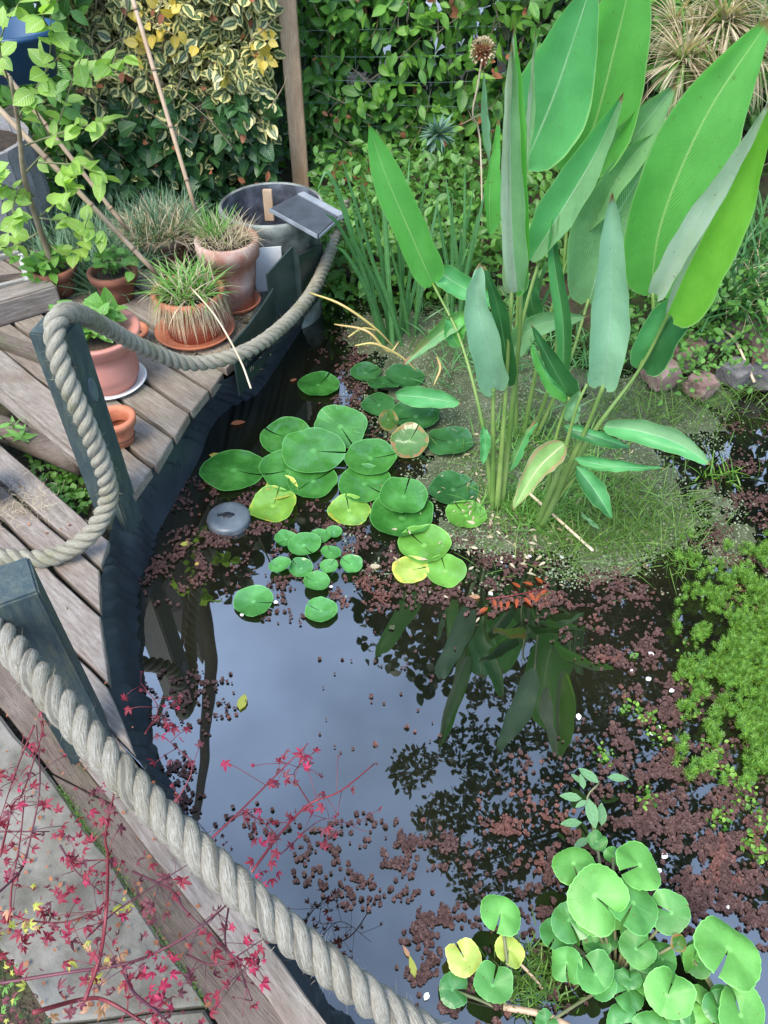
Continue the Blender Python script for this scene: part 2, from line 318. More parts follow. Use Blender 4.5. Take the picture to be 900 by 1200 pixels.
# ------------------------------------------------------------------ templates and scattering
def leaf_t(nu=4, nv=2, prof=None, w=.5, bend=.15, fold=.12):
    prof = prof or (lambda t: math.sin(math.pi * t ** .8) ** .8)
    vs, uvs, q = [], [], []
    for i in range(nu + 1):
        t = i / nu; wd = w * max(prof(min(max(t, .0), 1)), .02)
        for j in range(nv + 1):
            s = j / nv; x = (s - .5) * wd
            vs.append((x, t, -bend * t * t + fold * abs(x) * 2)); uvs.append((t, s))
    for i in range(nu):
        for j in range(nv):
            a = i * (nv + 1) + j; q.append((a, a + 1, a + nv + 2, a + nv + 1))
    return np.array(vs), np.array(q), np.array(uvs)
P_oval = lambda t: max(math.sin(math.pi * t ** .85), 0) ** .75
P_lance = lambda t: max(math.sin(math.pi * t ** .7), 0) ** 1.0
P_heart = lambda t: max((1 - t) ** .55 * (t * 6 + .5 if t < .1 else 1.1 - .1 * t), .02)
P_blade = lambda t: (1 - t ** 2.2) * (.6 + .4 * min(1, t * 4))
T_oval = leaf_t(4, 2, P_oval, .52); T_lance = leaf_t(4, 2, P_lance, .34); T_wide = leaf_t(4, 2, P_oval, .72, .2)
T_heart = leaf_t(5, 4, P_heart, 1.0, .2, .1); T_blade = leaf_t(5, 1, P_blade, .05, .45, 0); T_blade_s = leaf_t(4, 1, P_blade, .05, .15, 0)
T_need = leaf_t(2, 1, P_lance, .14, .1, 0); T_big = leaf_t(6, 4, P_oval, .5, .2, .15)
def tmerge(parts):   # list of (template, 4x4)
    V_, Q, UVv = [], [], []; k = 0
    for (v, q, u), m in parts:
        m = np.array(m); V_.append(v @ m[:3, :3].T + m[:3, 3]); Q.append(q + k); UVv.append(u); k += len(v)
    return np.concatenate(V_), np.concatenate(Q), np.concatenate(UVv)
def basis(d, n, s):
    """d,n (N,3) direction (local y) and normal (local z); s (N,) or (N,3) scale -> (N,3,3)"""
    d = d / np.linalg.norm(d, axis=1, keepdims=True)
    x = np.cross(d, n); x /= np.linalg.norm(x, axis=1, keepdims=True) + 1e-9
    z = np.cross(x, d)
    B = np.stack([x, d, z], -1)
    s = np.asarray(s, float)
    if s.ndim == 1: s = np.repeat(s[:, None], 3, 1)
    return B * s[:, None, :]
def scatter(name, tm, P, B, mat, parent=None, kind='stuff', label=None, cat=None, group=None, smooth=True):
    v, q, u = tm; N = len(P)
    X = np.einsum('nij,vj->nvi', B, v) + P[:, None, :]
    if parent is not None: X = X - np.array(wloc(parent))
    Q = (q[None] + (np.arange(N) * len(v))[:, None, None]).reshape(-1, 4)
    me = qmesh(name, X.reshape(-1, 3), Q, np.tile(u, (N, 1)), mat, smooth)
    o = link(name, me, parent)
    return tag(o, label, cat, group, kind)
def singles(name, tm, P, B, mat, parent):
    me = qmesh(name, tm[0], tm[1], tm[2], mat); off = np.array(wloc(parent))
    for i in range(len(P)):
        m = Matrix.Identity(4)
        for r in range(3):
            for c in range(3): m[r][c] = B[i, r, c]
            m[r][3] = P[i, r] - off[r]
        o = bpy.data.objects.new(name, me); COL.objects.link(o); o.parent = parent; o.matrix_basis = m
def rdir(N, base, spread):
    d = RNG.normal(size=(N, 3)) * spread + np.asarray(base, float); return d / np.linalg.norm(d, axis=1, keepdims=True)
# splines and tubes
def spline(pts, n):
    P = [Vector(p) for p in pts]; P = [P[0] * 2 - P[1]] + P + [P[-1] * 2 - P[-2]]; out = []
    seg = len(P) - 3
    for i in range(n):
        f = i / (n - 1) * seg; k = min(int(f), seg - 1); t = f - k; a, b, c, d = P[k:k + 4]
        out.append(.5 * ((2 * b) + (c - a) * t + (2 * a - 5 * b + 4 * c - d) * t * t + (3 * b - a - 3 * c + d) * t ** 3))
    return out
def frames(path):
    T = [(path[min(i + 1, len(path) - 1)] - path[max(i - 1, 0)]).normalized() for i in range(len(path))]
    n = T[0].orthogonal().normalized(); N = []
    for t in T:
        n = (n - t * n.dot(t)).normalized(); N.append(n.copy())
    return T, N, [t.cross(n) for t, n in zip(T, N)]
def tube(path, rad, seg=8, cap=True, k0=0):
    T, N, B = frames(path); vs, fs, uv = [], [], []; L = 0
    for i, p in enumerate(path):
        if i: L += (p - path[i - 1]).length
        r = rad(i / (len(path) - 1)) if callable(rad) else rad
        for j in range(seg):
            a = j / seg * 2 * math.pi; vs.append(p + (N[i] * math.cos(a) + B[i] * math.sin(a)) * r); uv.append((L, j / seg))
    for i in range(len(path) - 1):
        for j in range(seg):
            a = i * seg + j; b = i * seg + (j + 1) % seg; fs.append((k0 + a, k0 + b, k0 + b + seg, k0 + a + seg))
    if cap:
        fs.append(tuple(k0 + j for j in range(seg))[::-1]); fs.append(tuple(k0 + (len(path) - 1) * seg + j for j in range(seg)))
    return vs, fs, uv
def tubes(name, paths, mat, parent=None, seg=6):
    vs, fs, uv = [], [], []
    for p, r in paths:
        a, b, c = tube(p, r, seg, True, len(vs)); vs += a; fs += b; uv += c
    return obj(name, vs, fs, mat, parent, uv)
def lathe(name, prof, loc, mat, parent=None, seg=40, squash=1, wob=0, smooth=True):
    vs, fs = [], []; n = len(prof)
    for i, (r, z) in enumerate(prof):
        for j in range(seg):
            a = j / seg * 2 * math.pi; rr = r * (1 + wob * math.sin(a * 3 + 1 + z * 6) + wob * .5 * math.sin(a * 5 + z * 9))
            vs.append((loc[0] + rr * math.cos(a), loc[1] + rr * math.sin(a) * squash, loc[2] + z))
    for i in range(n - 1):
        for j in range(seg):
            fs.append((i * seg + j, i * seg + (j + 1) % seg, (i + 1) * seg + (j + 1) % seg, (i + 1) * seg + j))
    o = obj(name, vs, fs, mat, parent, None, smooth)
    return o
def prism(name, poly, z1, th, mat, parent=None, axis=None, bev=.003, wob=0, tilt=0):
    """plank/slab from its world outline; local X along `axis` so that the grain follows it"""
    P = [Vector((p[0], p[1])) for p in poly]; ctr = sum(P, Vector((0, 0))) / len(P)
    if axis is None: axis = P[1] - P[0]
    a = math.atan2(axis[1], axis[0]); ca, sa = math.cos(-a), math.sin(-a)
    L = [Vector(((p - ctr).x * ca - (p - ctr).y * sa, (p - ctr).x * sa + (p - ctr).y * ca)) for p in P]
    # subdivide the outline for a slightly worn edge
    O = []
    for i in range(len(L)):
        p, q = L[i], L[(i + 1) % len(L)]; m = max(1, int((q - p).length / .06))
        for k in range(m):
            w = p.lerp(q, k / m)
            if wob: w = w + Vector((RNG.normal() * wob, RNG.normal() * wob))
            O.append(w)
    area = sum(O[i].x * O[(i + 1) % len(O)].y - O[(i + 1) % len(O)].x * O[i].y for i in range(len(O)))
    if area < 0: O = O[::-1]
    n = len(O); vs, fs = [], []
    def inset(d):
        r = []
        for i in range(n):
            e = (O[(i + 1) % n] - O[i - 1]); e = e.normalized() if e.length > 1e-9 else Vector((1, 0)); r.append(O[i] + Vector((-e.y, e.x)) * d)
        return r
    for ring, z in ((inset(bev), 0), (O, -bev), (O, -th)):
        for p in ring: vs.append((p.x, p.y, z))
    for k in range(2):
        for i in range(n): fs.append((k * n + i, (k + 1) * n + i, (k + 1) * n + (i + 1) % n, k * n + (i + 1) % n))
    fs.append(tuple(range(n)))
    me = mesh(name, vs, fs, mat, None, False)
    mw = Matrix.Translation((ctr.x, ctr.y, z1)) @ Matrix.Rotation(a, 4, 'Z') @ Matrix.Rotation(tilt, 4, 'X')
    return link(name, me, parent, mw)
def box(name, o, ex, ey, ez, mat, parent=None, bev=.003):
    """box from a corner and three edge vectors; local X along the longest edge, bevelled"""
    import bmesh
    E = sorted([Vector(ex), Vector(ey), Vector(ez)], key=lambda e: -e.length)
    X = E[0].normalized(); Y = (E[1] - X * E[1].dot(X)).normalized(); Z = X.cross(Y)
    c = Vector(o) + (Vector(ex) + Vector(ey) + Vector(ez)) / 2
    bm = bmesh.new(); bmesh.ops.create_cube(bm, size=1)
    for v in bm.verts: v.co = Vector((v.co.x * E[0].length, v.co.y * E[1].length, v.co.z * E[2].length))
    bmesh.ops.bevel(bm, geom=bm.edges[:], offset=bev, segments=2, affect='EDGES')
    me = bpy.data.meshes.new(name); bm.to_mesh(me); bm.free(); me.materials.append(mat)
    mw = Matrix.Translation(c) @ Matrix((X, Y, Z)).transposed().to_4x4()
    return link(name, me, parent, mw)
def nz3(x, y, z=0): return mnoise.noise(Vector((x, y, z)))
# ================================================================== SETTING
def inpoly(x, y, poly):
    r = np.zeros(np.shape(x), bool); n = len(poly); j = n - 1
    for i in range(n):
        xi, yi = poly[i]; xj, yj = poly[j]
        c = ((yi > y) != (yj > y)) & (x < (xj - xi) * (y - yi) / (yj - yi + 1e-12) + xi); r ^= c; j = i
    return r
def pdist(x, y, poly):
    d = np.full(np.shape(x), 1e9); n = len(poly)
    for i in range(n):
        ax, ay = poly[i]; bx, by = poly[(i + 1) % n]; dx, dy = bx - ax, by - ay
        t = np.clip(((x - ax) * dx + (y - ay) * dy) / (dx * dx + dy * dy + 1e-12), 0, 1); d = np.minimum(d, np.hypot(x - ax - t * dx, y - ay - t * dy))
    return np.where(inpoly(x, y, poly), -d, d)
pond_px = [(450, 1300), (340, 1135), (232, 1010), (172, 905), (152, 830), (140, 760), (140, 700), (158, 650), (190, 585), (215, 540), (225, 500), (283, 455), (318, 420), (360, 360), (383, 330),
           (470, 345), (560, 352), (650, 395), (720, 440), (790, 455), (900, 436), (1100, 420)]
pond = [tuple(U(*p)[:2]) for p in pond_px] + [(3.0, 2.0), (3.0, -1.5), (.1, -1.5)]
xs = np.concatenate([-np.geomspace(300, 3.3, 22), np.arange(-3.2, 3.25, .05), np.geomspace(3.3, 300, 22)])
ys = np.concatenate([-np.geomspace(300, 1.7, 22), np.arange(-1.6, 5.6, .05), np.geomspace(5.7, 300, 24)])
GX, GY = np.meshgrid(xs, ys); dd = pdist(GX, GY, pond)
st = np.clip(dd / .14 + .45, 0, 1); st = st * st * (3 - 2 * st)
rise = np.clip((GX - .3) / .6, 0, 1) * np.clip((GY - 2.2) / 1.2, 0, 1) * .22 + np.clip((GY - 3) / 1.2, 0, 1) * .05
land = .045 + rise
nzv = np.array([[nz3(x * 3, y * 3) * .5 + nz3(x * 11, y * 11) * .25 for x in xs] for y in ys])
GZ = -.5 * (1 - st) + (land + nzv * .05) * st
nx = len(xs); idx = np.arange(len(xs) * len(ys)).reshape(len(ys), nx)
Q = np.stack([idx[:-1, :-1], idx[:-1, 1:], idx[1:, 1:], idx[1:, :-1]], -1).reshape(-1, 4)
t = NT('earth'); tcn = t.n('ShaderNodeTexCoord').outputs['Object']; sp = t.n('ShaderNodeSeparateXYZ'); t.l(tcn, sp.inputs[0])
n1 = t.noise(tcn, 14, 6, .65); n2 = t.noise(tcn, 90, 4, .6)
gc = t.mix(t.step(n1, .35, .65), (.028, .022, .015), (.085, .065, .042)); gc = t.mix(t.step(t.noise(tcn, 6, 4), .5, .65, 0, .7), gc, (.05, .075, .022))
gc = t.mix(t.step(sp.outputs[1], 5.6, 6.0), gc, (.5, .5, .48))
M['earth'] = t.bsdf(gc, .95, t.bump(t.math('ADD', n1, n2), 1, .02), .2)
g = link('ground', qmesh('ground', np.stack([GX, GY, GZ], -1).reshape(-1, 3), Q, np.stack([GX, GY], -1).reshape(-1, 2), M['earth'])); tag(g, kind='structure')
# water
t = NT('pond_water'); oc = t.n('ShaderNodeTexCoord').outputs['Object']
wc = t.mix(t.step(t.noise(oc, 2.2, 3), .4, .65), (.004, .005, .003), (.013, .012, .006))
M['water'] = t.bsdf(wc, .012, t.bump(t.noise(oc, 3.5, 2), .05, .01), .5, ior=2.15)
wa = [(-1.2, -1.5), (3.05, -1.5), (3.05, 3.3), (-1.2, 3.3)]
w = obj('pond_water', [(x, y, 0) for x, y in wa], [(0, 1, 2, 3)], M['water'], None, [(0, 0)] * 4, False); tag(w, kind='structure')
# ------------------------------------------------------------------ pond liner
ZD = .2
Tp = [U(*p, ZD - .012) for p in [(366, 345), (324, 398), (290, 432), (267, 443), (243, 459), (221, 485), (201, 515), (178, 550), (148, 585), (136, 600), (126, 640), (117, 690), (117, 740), (126, 800), (143, 855), (158, 885), (228, 1000), (326, 1127), (382, 1205), (430, 1270)]]
Bp = [U(*p, -.03) for p in [(378, 350), (352, 395), (326, 436), (304, 468), (272, 484), (250, 508), (236, 545), (214, 585), (190, 630), (176, 665), (163, 700), (164, 745), (168, 790), (178, 850), (190, 905), (215, 950), (262, 1012), (352, 1134), (408, 1207), (455, 1275)]]
NL, NM = 420, 16
ta = spline(Tp, NL); ba = spline(Bp, NL); vs, fs, uv = [], [], []
for i in range(NL):
    u = i / NL; d = (ba[i] - ta[i]); side = Vector((d.y, -d.x, 0)).normalized(); out = Vector((d.x, d.y, 0)).normalized()
    for j in range(NM + 1):
        v = j / NM
        p = ta[i].lerp(ba[i], v); p.z = ta[i].z - (ta[i].z + .03) * (v ** 1.0) + .03 * math.sin(v * math.pi)
        k = u * 62 + v * 2.2; w_ = (abs(nz3(k, v * .8, 3)) * .024 + nz3(k * 3.1, v * 2, 7) * .007) * math.sin(min(1, v * 1.8 + .12) * 1.57)
        w_ += nz3(u * 14, v * 1.5, 1) * .02 * math.sin(v * math.pi)
        p += out * w_ + Vector((0, 0, w_ * .9)); vs.append(p); uv.append((u, v))
    if i:
        for j in range(NM): a = (i - 1) * (NM + 1) + j; fs.append((a, a + NM + 1, a + NM + 2, a + 1))
lin = obj('pond_liner', vs, fs, M['liner'], None, uv)
tag(lin, 'creased black rubber liner hanging down the curved pond edge beside the deck', 'pond liner')
# ------------------------------------------------------------------ upper deck
dk = empty('wooden_deck', U(150, 470, ZD), 'upper grey plank deck carrying the terracotta pots beside the pond', 'deck')
dvec = (U(177, 452, ZD) - U(223, 483, ZD)).normalized()
ends = [(318, 395), (288, 412), (263, 434), (245, 457), (223, 483), (203, 513), (180, 548), (147, 590)]
wend = [U(*e, ZD) for e in ends]
for i in range(len(wend) - 1):
    a, b = wend[i], wend[i + 1]
    nrm = Vector((-dvec.y, dvec.x, 0)); e = (b - a); gap = .007
    # square-cut board: both long edges parallel to dvec
    s = 1 if e.dot(nrm) > 0 else -1
    a2 = a + nrm * s * gap; b2 = b - nrm * s * gap
    Ln = 2.3 if i < 5 else (1.25 if i == 5 else 0.8)
    prism('plank', [a2, b2, b2 + dvec * Ln, a2 + dvec * Ln], ZD + RNG.normal() * .0022, .03, M['wood'], dk, (dvec.x, dvec.y), .003, .0012, RNG.normal() * .008)
# boards behind, dark
for k in range(4):
    o0 = wend[0] - Vector((-dvec.y, dvec.x, 0)) * (-.125 * (k + .02)) if False else None
# edge board lying diagonally
prism('plank', [U(-70, 362, .222), U(0, 409, .222), U(60, 458, .222), U(106, 500, .222), U(106, 545, .222), U(0, 453, .222), U(-70, 402, .222)], .222, .035, M['wood'], dk, None, .003, .001)
# ------------------------------------------------------------------ lower deck
dk2 = empty('wooden_deck', U(80, 680, ZD), 'lower silvery plank deck running along the pond beside the near post', 'deck')
def band(a0, a1, b0, b1, z=ZD, mat='wood_grey', par=dk2, th=.03):
    P = [U(*a0, z), U(*a1, z), U(*b1, z), U(*b0, z)]
    prism('plank', P, z + RNG.normal() * .0015, th, M[mat], par, None, .003, .0012, RNG.normal() * .005)
band((-110, 422), (127, 634), (-110, 468), (119, 663))
band((-110, 474), (116, 668), (-110, 498), (118, 716))
band((-110, 507), (117, 724), (-110, 570), (127, 800))
band((-110, 582), (127, 806), (-110, 640), (158, 884))
band((-110, 652), (156, 890), (-110, 668), (140, 905))
# near planks
band((110, 828), (386, 1204), (60, 850), (340, 1204))
band((-60, 695), (135, 943), (-60, 752), (60, 905), z=.185, mat='wood_dark', th=.06)
band((137, 946), (345, 1210), (60, 908), (262, 1210), z=.188, mat='wood_dark', th=.06)
# log and sleeper in the gap
lg = U(-60, 480, .13); lg2 = U(100, 540, .15)
tag(tubes('log', [([lg.lerp(lg2, k / 9) + Vector((0, 0, .004 * math.sin(k * 2))) for k in range(10)], lambda t: .042 + .004 * math.sin(t * 9))], M['wood_dark'], None, 12), 'round weathered log lying in the gap between the two decks', 'log')
slp = box('sleeper', U(-80, 408, .2), U(68, 362, .2) - U(-80, 408, .2), Vector((-.02, .09, 0)), Vector((0, 0, .085)), M['wood_grey'], None, .006)
tag(slp, 'grey wooden sleeper lying behind the far rope post at the left edge', 'sleeper')
for i, (a, b, lab) in enumerate([((-40, 395), (60, 432), 'dark split timber lying directly in front of the grey sleeper'), ((-60, 345), (62, 332), 'thin brown timber lying behind the grey sleeper')]):
    o = box('timber', U(*a, .2), U(*b, .2) - U(*a, .2), Vector((.015, .05, 0)), Vector((0, 0, .03)), M['wood_dark'], None, .004); tag(o, lab, 'timber')
# slab
sb = empty('stone_slab', U(80, 1050, .196), 'grey green mossy stone slab under the red stems at bottom left', 'slab')
prism('slab', [U(*p, .196) for p in [(-120, 700), (0, 838), (58, 908), (126, 1006), (240, 1176), (60, 1196), (30, 1150), (-120, 960)]], .196, .05, M['slab'], sb, None, .006, .0015)
prism('slab', [U(*p, .19) for p in [(62, 1202), (238, 1182), (262, 1225), (200, 1290), (80, 1290)]], .19, .05, M['slab'], sb, None, .006, .0015)
mo_ = RNG.uniform(0, 1, 1500) < .5
mo = Un(np.interp(np.linspace(0, 1, 1500), [0, .5, 1], [70, 128, 242]) + RNG.normal(size=1500) * 2.5, np.interp(np.linspace(0, 1, 1500), [0, .5, 1], [925, 1008, 1178]) + RNG.normal(size=1500) * 2.5, .193)
scatter('moss', T_need, mo, basis(rdir(1500, (0, 0, .8), .6), rdir(1500, (0, 0, 1), .5), RNG.uniform(.004, .009, 1500)), M['hair'], None, 'stuff', 'thin green moss growing along the slab edge', 'moss')
# ------------------------------------------------------------------ rope posts
def post(F0, dL, dR, z0, z1, lab):
    p = empty('rope_post', (F0[0], F0[1], z0), lab, 'post', 'rope posts on the deck')
    box('timber', Vector((F0[0], F0[1], z0)), Vector(dL), Vector(dR), Vector((0, 0, z1 - z0)), M['post_paint'], p, .004)
    return p
pf = U(74, 394, .72); dR = Vector((.013, .079, 0)); dL = Vector((-.079, .013, 0))
p1 = post(pf, dL, dR, .1, .72, 'far dark green timber post with rope looped over its top')
# pale oval tag on the right face (normal +x)
n_ = Vector((dR.y, -dR.x, 0)).normalized(); e1 = dR.normalized()
cpt = Vector((pf.x, pf.y, .555)) + dR * .5 + n_ * .0025
vs = [cpt + n_ * .002] + [cpt + e1 * .014 * math.cos(a) + Vector((0, 0, .03 * math.sin(a))) + n_ * (.002 if True else 0) for a in np.linspace(0, 2 * math.pi, 20, False)] + [cpt - n_ * .003 + e1 * .016 * math.cos(a) + Vector((0, 0, .032 * math.sin(a))) for a in np.linspace(0, 2 * math.pi, 20, False)]
fs = [(0, 1 + i, 1 + (i + 1) % 20) for i in range(20)] + [(1 + i, 21 + i, 21 + (i + 1) % 20, 1 + (i + 1) % 20) for i in range(20)]
obj('oval_plate', vs, fs, M['disk'], p1, None, False)
A = U(46, 693, .67); Bq = U(33, 650, .67); dR2 = Bq - A; dL2 = Vector((-dR2.y, dR2.x, 0))
post(A, dL2, dR2, .1, .67, 'near dark green timber post standing in front of the lower deck')
# ------------------------------------------------------------------ ropes
def rope(name, pts, Rr, pitch, lab, mat='rope'):
    ctrl = [D(*p) for p in pts]; fine = spline(ctrl, 900)
    # even arc length
    cum = [0]
    for i in range(1, 900): cum.append(cum[-1] + (fine[i] - fine[i - 1]).length)
    L = cum[-1]; n = int(L / .0062); path = []; k = 0
    for i in range(n):
        s = L * i / (n - 1)
        while k < 898 and cum[k + 1] < s: k += 1
        f = (s - cum[k]) / max(cum[k + 1] - cum[k], 1e-9); path.append(fine[k].lerp(fine[k + 1], f))
    T, N, B = frames(path); root = empty(name, path[0], lab, 'rope', 'ropes between the posts')
    for sidx in range(3):
        sp_, off = [], sidx * 2 * math.pi / 3
        for i in range(n):
            a = L * i / (n - 1) / pitch * 2 * math.pi + off + .9 * nz3(i * .012, 0, Rr * 900)
            sp_.append(path[i] + (N[i] * math.cos(a) + B[i] * math.sin(a)) * Rr * .535)
        a, b, c = tube(sp_, lambda t: Rr * (.48 + .05 * nz3(t * 60, sidx * 3, 1) + .03 * nz3(t * 14, sidx, 4)), 12)
        obj('strand', a, b, M[mat], root, c)
    # loose fibres
    m = int(L * 420); P = []; Dd = []; 
    for _ in range(m):
        i = random.randrange(n); a = random.uniform(0, 6.28); o_ = N[i] * math.cos(a) + B[i] * math.sin(a)
        P.append(path[i] + o_ * Rr * .93); Dd.append(T[i] * random.uniform(-1, 1) + o_ * random.uniform(.1, .7))
    P = np.array(P); Dd = np.array(Dd)
    scatter('loose_fibres', T_blade, P, basis(Dd, RNG.normal(size=P.shape), np.stack([np.full(m, .008), RNG.uniform(.006, .018, m), np.full(m, .012)], 1)), M['drygrass'], root)
    return root
rope('rope', [(404, 236, 3.08), (396, 262, 3.02), (385, 300, 2.85), (358, 353, 2.62), (302, 404, 2.33), (230, 426, 2.22), (170, 408, 2.06), (118, 380, 1.85), (82, 366, 1.64), (64, 383, 1.585), (72, 430, 1.60), (98, 490, 1.66), (120, 545, 1.74), (127, 585, 1.80), (104, 628, 1.83), (60, 653, 1.84), (0, 652, 1.83), (-80, 640, 1.83)], .0225, .088,
     'old rope sagging from the tub across the deck and looped over the far post', 'rope2')
rope('rope', [(-90, 640, 1.26), (0, 744, 1.19), (60, 814, 1.13), (130, 894, 1.09), (200, 966, 1.06), (280, 1042, 1.04), (360, 1112, 1.04), (440, 1174, 1.05), (530, 1232, 1.08)], .0245, .098,
     'thick pale three strand rope crossing the foreground above the near planks')
# ------------------------------------------------------------------ tub, ramp, boards
tb = empty('plastic_tub', (-.40, 2.72, 0), 'weathered black round tub standing behind the pots', 'tub')
r = .178
lathe('tub_wall', [(r * .86, 0), (r * .9, .1), (r * .93, .25), (r * .955, .36), (r * 1.0, .385), (r * 1.04, .40), (r * 1.05, .425), (r * 1.02, .435), (r * .98, .43)], tb.location, M['barrel'], tb, 56, 1, .006)
lathe('tub_inside', [(r * .98, .4295), (r * .93, .40), (r * .9, .3), (r * .85, .12), (.001, .12)], tb.location, M['barrel_in'], tb, 56, 1, .006)
c = U(313, 228, .43)
o = box('wooden_stick', c + Vector((-.018, .0, -.10)), Vector((.034, 0, 0)), Vector((0, .02, 0)), Vector((0, .01, .11)), M['bamboo'], None, .002); tag(o, 'short flat wooden batten standing inside the tub', 'batten')
rm = empty('ramp', U(350, 250, .45), 'dark felted ramp with grey raised sides resting on the tub rim', 'ramp')
q0, q1, q2, q3 = D(317, 244, 2.68), D(373, 275, 2.50), D(396, 254, 2.58), D(348, 228, 2.73)
def sheet(name, P, th, mat, par, n=None):
    n = (P[1] - P[0]).cross(P[-1] - P[0]).normalized()
    if n.z < 0: n = -n
    vs = list(P) + [p - n * th for p in P]; k = len(P)
    fs = [tuple(range(k)), tuple(range(2 * k - 1, k - 1, -1))] + [(i, (i + 1) % k, (i + 1) % k + k, i + k) for i in range(k)]
    return obj(name, vs, fs, mat, par, None, False)
sheet('ramp_bed', [q0, q1, q2, q3], .006, M['slate'], rm)
up = Vector((0, 0, 1))
def rail(a, b, h, w_, out):
    o_ = (b - a).normalized().cross(up).normalized() * out
    box('side_rail', a + o_ * .002 - up * .012, b - a, o_ * w_, up * h, M['grey_metal'], rm, .001)
rail(q0, q1, .014, .005, 1); rail(q3, q2, .016, .028, -1); rail(q1, q2, .010, .004, 1)
# white panel
pa = [U(294, 292, .34), U(329, 290, .34)]
y0 = 2.52; P4 = [V(293, 292, y0), V(329, 289, y0), V(331, 320, y0), V(313, 341, y0), V(301, 343, y0)]
P5 = P4 + []
vs = P5 + [p + Vector((.002, .005, 0)) for p in P5]; k = 5
tag(obj('white_panel', vs, [tuple(range(k)), tuple(range(2 * k - 1, k - 1, -1))] + [(i, (i + 1) % k, (i + 1) % k + k, i + k) for i in range(k)], M['white'], None, None, False), 'cut offcut of pale grey sheet leaning against the tub', 'panel')
def vboard(tops, lab, th=.006, z0=.12, mat='board'):
    vs, fs = [], []
    dirv = (tops[-1] - tops[0]); s = Vector((-dirv.y, dirv.x, 0)).normalized() * th
    for p in tops: vs += [p, Vector((p.x, p.y, z0)), p + s, Vector((p.x, p.y, z0)) + s]
    for i in range(len(tops) - 1):
        a, b = i * 4, i * 4 + 4
        fs += [(a, a + 1, b + 1, b), (a + 2, b + 2, b + 3, a + 3), (a, b, b + 2, a + 2), (a + 1, a + 3, b + 3, b + 1)]
    fs += [(0, 2, 3, 1), (len(vs) - 4, len(vs) - 3, len(vs) - 1, len(vs) - 2)]
    return tag(obj('edging_board', vs, fs, M[mat], None, None, False), lab, 'edging board', 'dark boards edging the pond')
bA, bB = U(272, 404, .31), U(321, 338, .31)
vboard([bA, bA.lerp(bB, .35) + Vector((.006, -.004, 0)), bA.lerp(bB, .7) + Vector((.005, -.003, 0)), bB], 'lower dark green edging board beside the front pot saucers')
z2 = .36; t0, t1, t2 = U(313, 322, .34), U(343, 289, .39), U(352, 306, .33)
t3 = Vector((t2.x + .06, t2.y + .16, .3)); t0b = Vector((t0.x, t0.y, .34))
vboard([t0, t1 + Vector((0, 0, 0)), U(350, 300, .36), U(368, 290, .33), U(380, 285, .28)], 'taller dark green edging board with a pointed top in front of the tub')
# ------------------------------------------------------------------ pots
def potprof(rb, rt, h, rim, wall=.008):
    return [(0.001, .0), (rb, 0), (rb + (rt - rb) * .5, h * .4), (rt - .004, h - rim), (rt + .007, h - rim + .002), (rt + .010, h - .003), (rt + .006, h), (rt - .004, h), (rt - .009, h - .01), (rt - .012, h - .04)]
def pot(px, py, rb, rt, h, rim, mat, lab, saucer=None, z=ZD, smat=None, soil=True, fill=.02):
    c = U(px, py, z); p = empty('plant_pot', c, lab, 'plant pot')
    zz = 0
    if saucer:
        lathe('saucer', [(.001, .0), (saucer * .8, 0), (saucer * .86, .006), (saucer, .024), (saucer * .97, .026), (saucer * .86, .012), (.001, .010)], c, M[smat or mat], p, 44); zz = .011
    lathe('pot_body', potprof(rb, rt, h, rim), c + Vector((0, 0, zz)), M[mat], p, 44)
    if soil: lathe('soil', [(.001, 0), (rt * .5, .004), (rt - .006, -.004)], c + Vector((0, 0, zz + h - fill)), M['soil'], p, 24, 1, .01)
    return p, c + Vector((0, 0, zz + h))
P1, c1 = pot(277, 358, .064, .095, .235, .06, 'terra_pale', 'tall lime-stained terracotta pot with dry grass beside the tub', .088, smat='terra')
P2, c2 = pot(230, 391, .086, .106, .15, .038, 'terra', 'orange terracotta pot overflowing with straw and green grass', .132)
P4_, c4 = pot(143, 517, .034, .047, .088, .024, 'terra', 'small empty terracotta pot beside the far rope post', soil=True, fill=.06)
# pink layered pot
c = U(130, 448, ZD); P3 = empty('plant_pot', c, 'large pink pot with a wide brim on a white saucer', 'plant pot')
lathe('saucer', [(.001, 0), (.095, 0), (.108, .012), (.112, .016), (.106, .016), (.09, .006), (.001, .006)], c, M['white'], P3, 44)
lathe('pot_body', [(.001, .008), (.082, .008), (.088, .03), (.094, .036), (.096, .06), (.092, .10), (.088, .125), (.096, .13), (.118, .16), (.128, .178), (.126, .186), (.112, .182), (.09, .168), (.07, .16)], c, M['terra_pink'], P3, 48)
lathe('soil', [(.001, .168), (.06, .166), (.085, .158)], c, M['soil'], P3, 24)
c3 = c + Vector((0, 0, .17))
P0, c0 = pot(-26, 585, .05, .062, .09, .025, 'terra', 'terracotta pot cut by the left edge with straw around it', z=.21)
P6, c6 = pot(156, 402, .03, .05, .05, .014, 'terra', 'little brown terracotta pot tucked behind the pink pot')
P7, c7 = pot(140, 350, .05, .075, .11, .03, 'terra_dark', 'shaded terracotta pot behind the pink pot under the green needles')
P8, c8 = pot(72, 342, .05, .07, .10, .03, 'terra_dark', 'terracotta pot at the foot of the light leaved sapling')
P9, c9 = pot(195, 312, .08, .11, .15, .035, 'terra_pale', 'broad pale pot of dried grass between the two canes', z=.1)
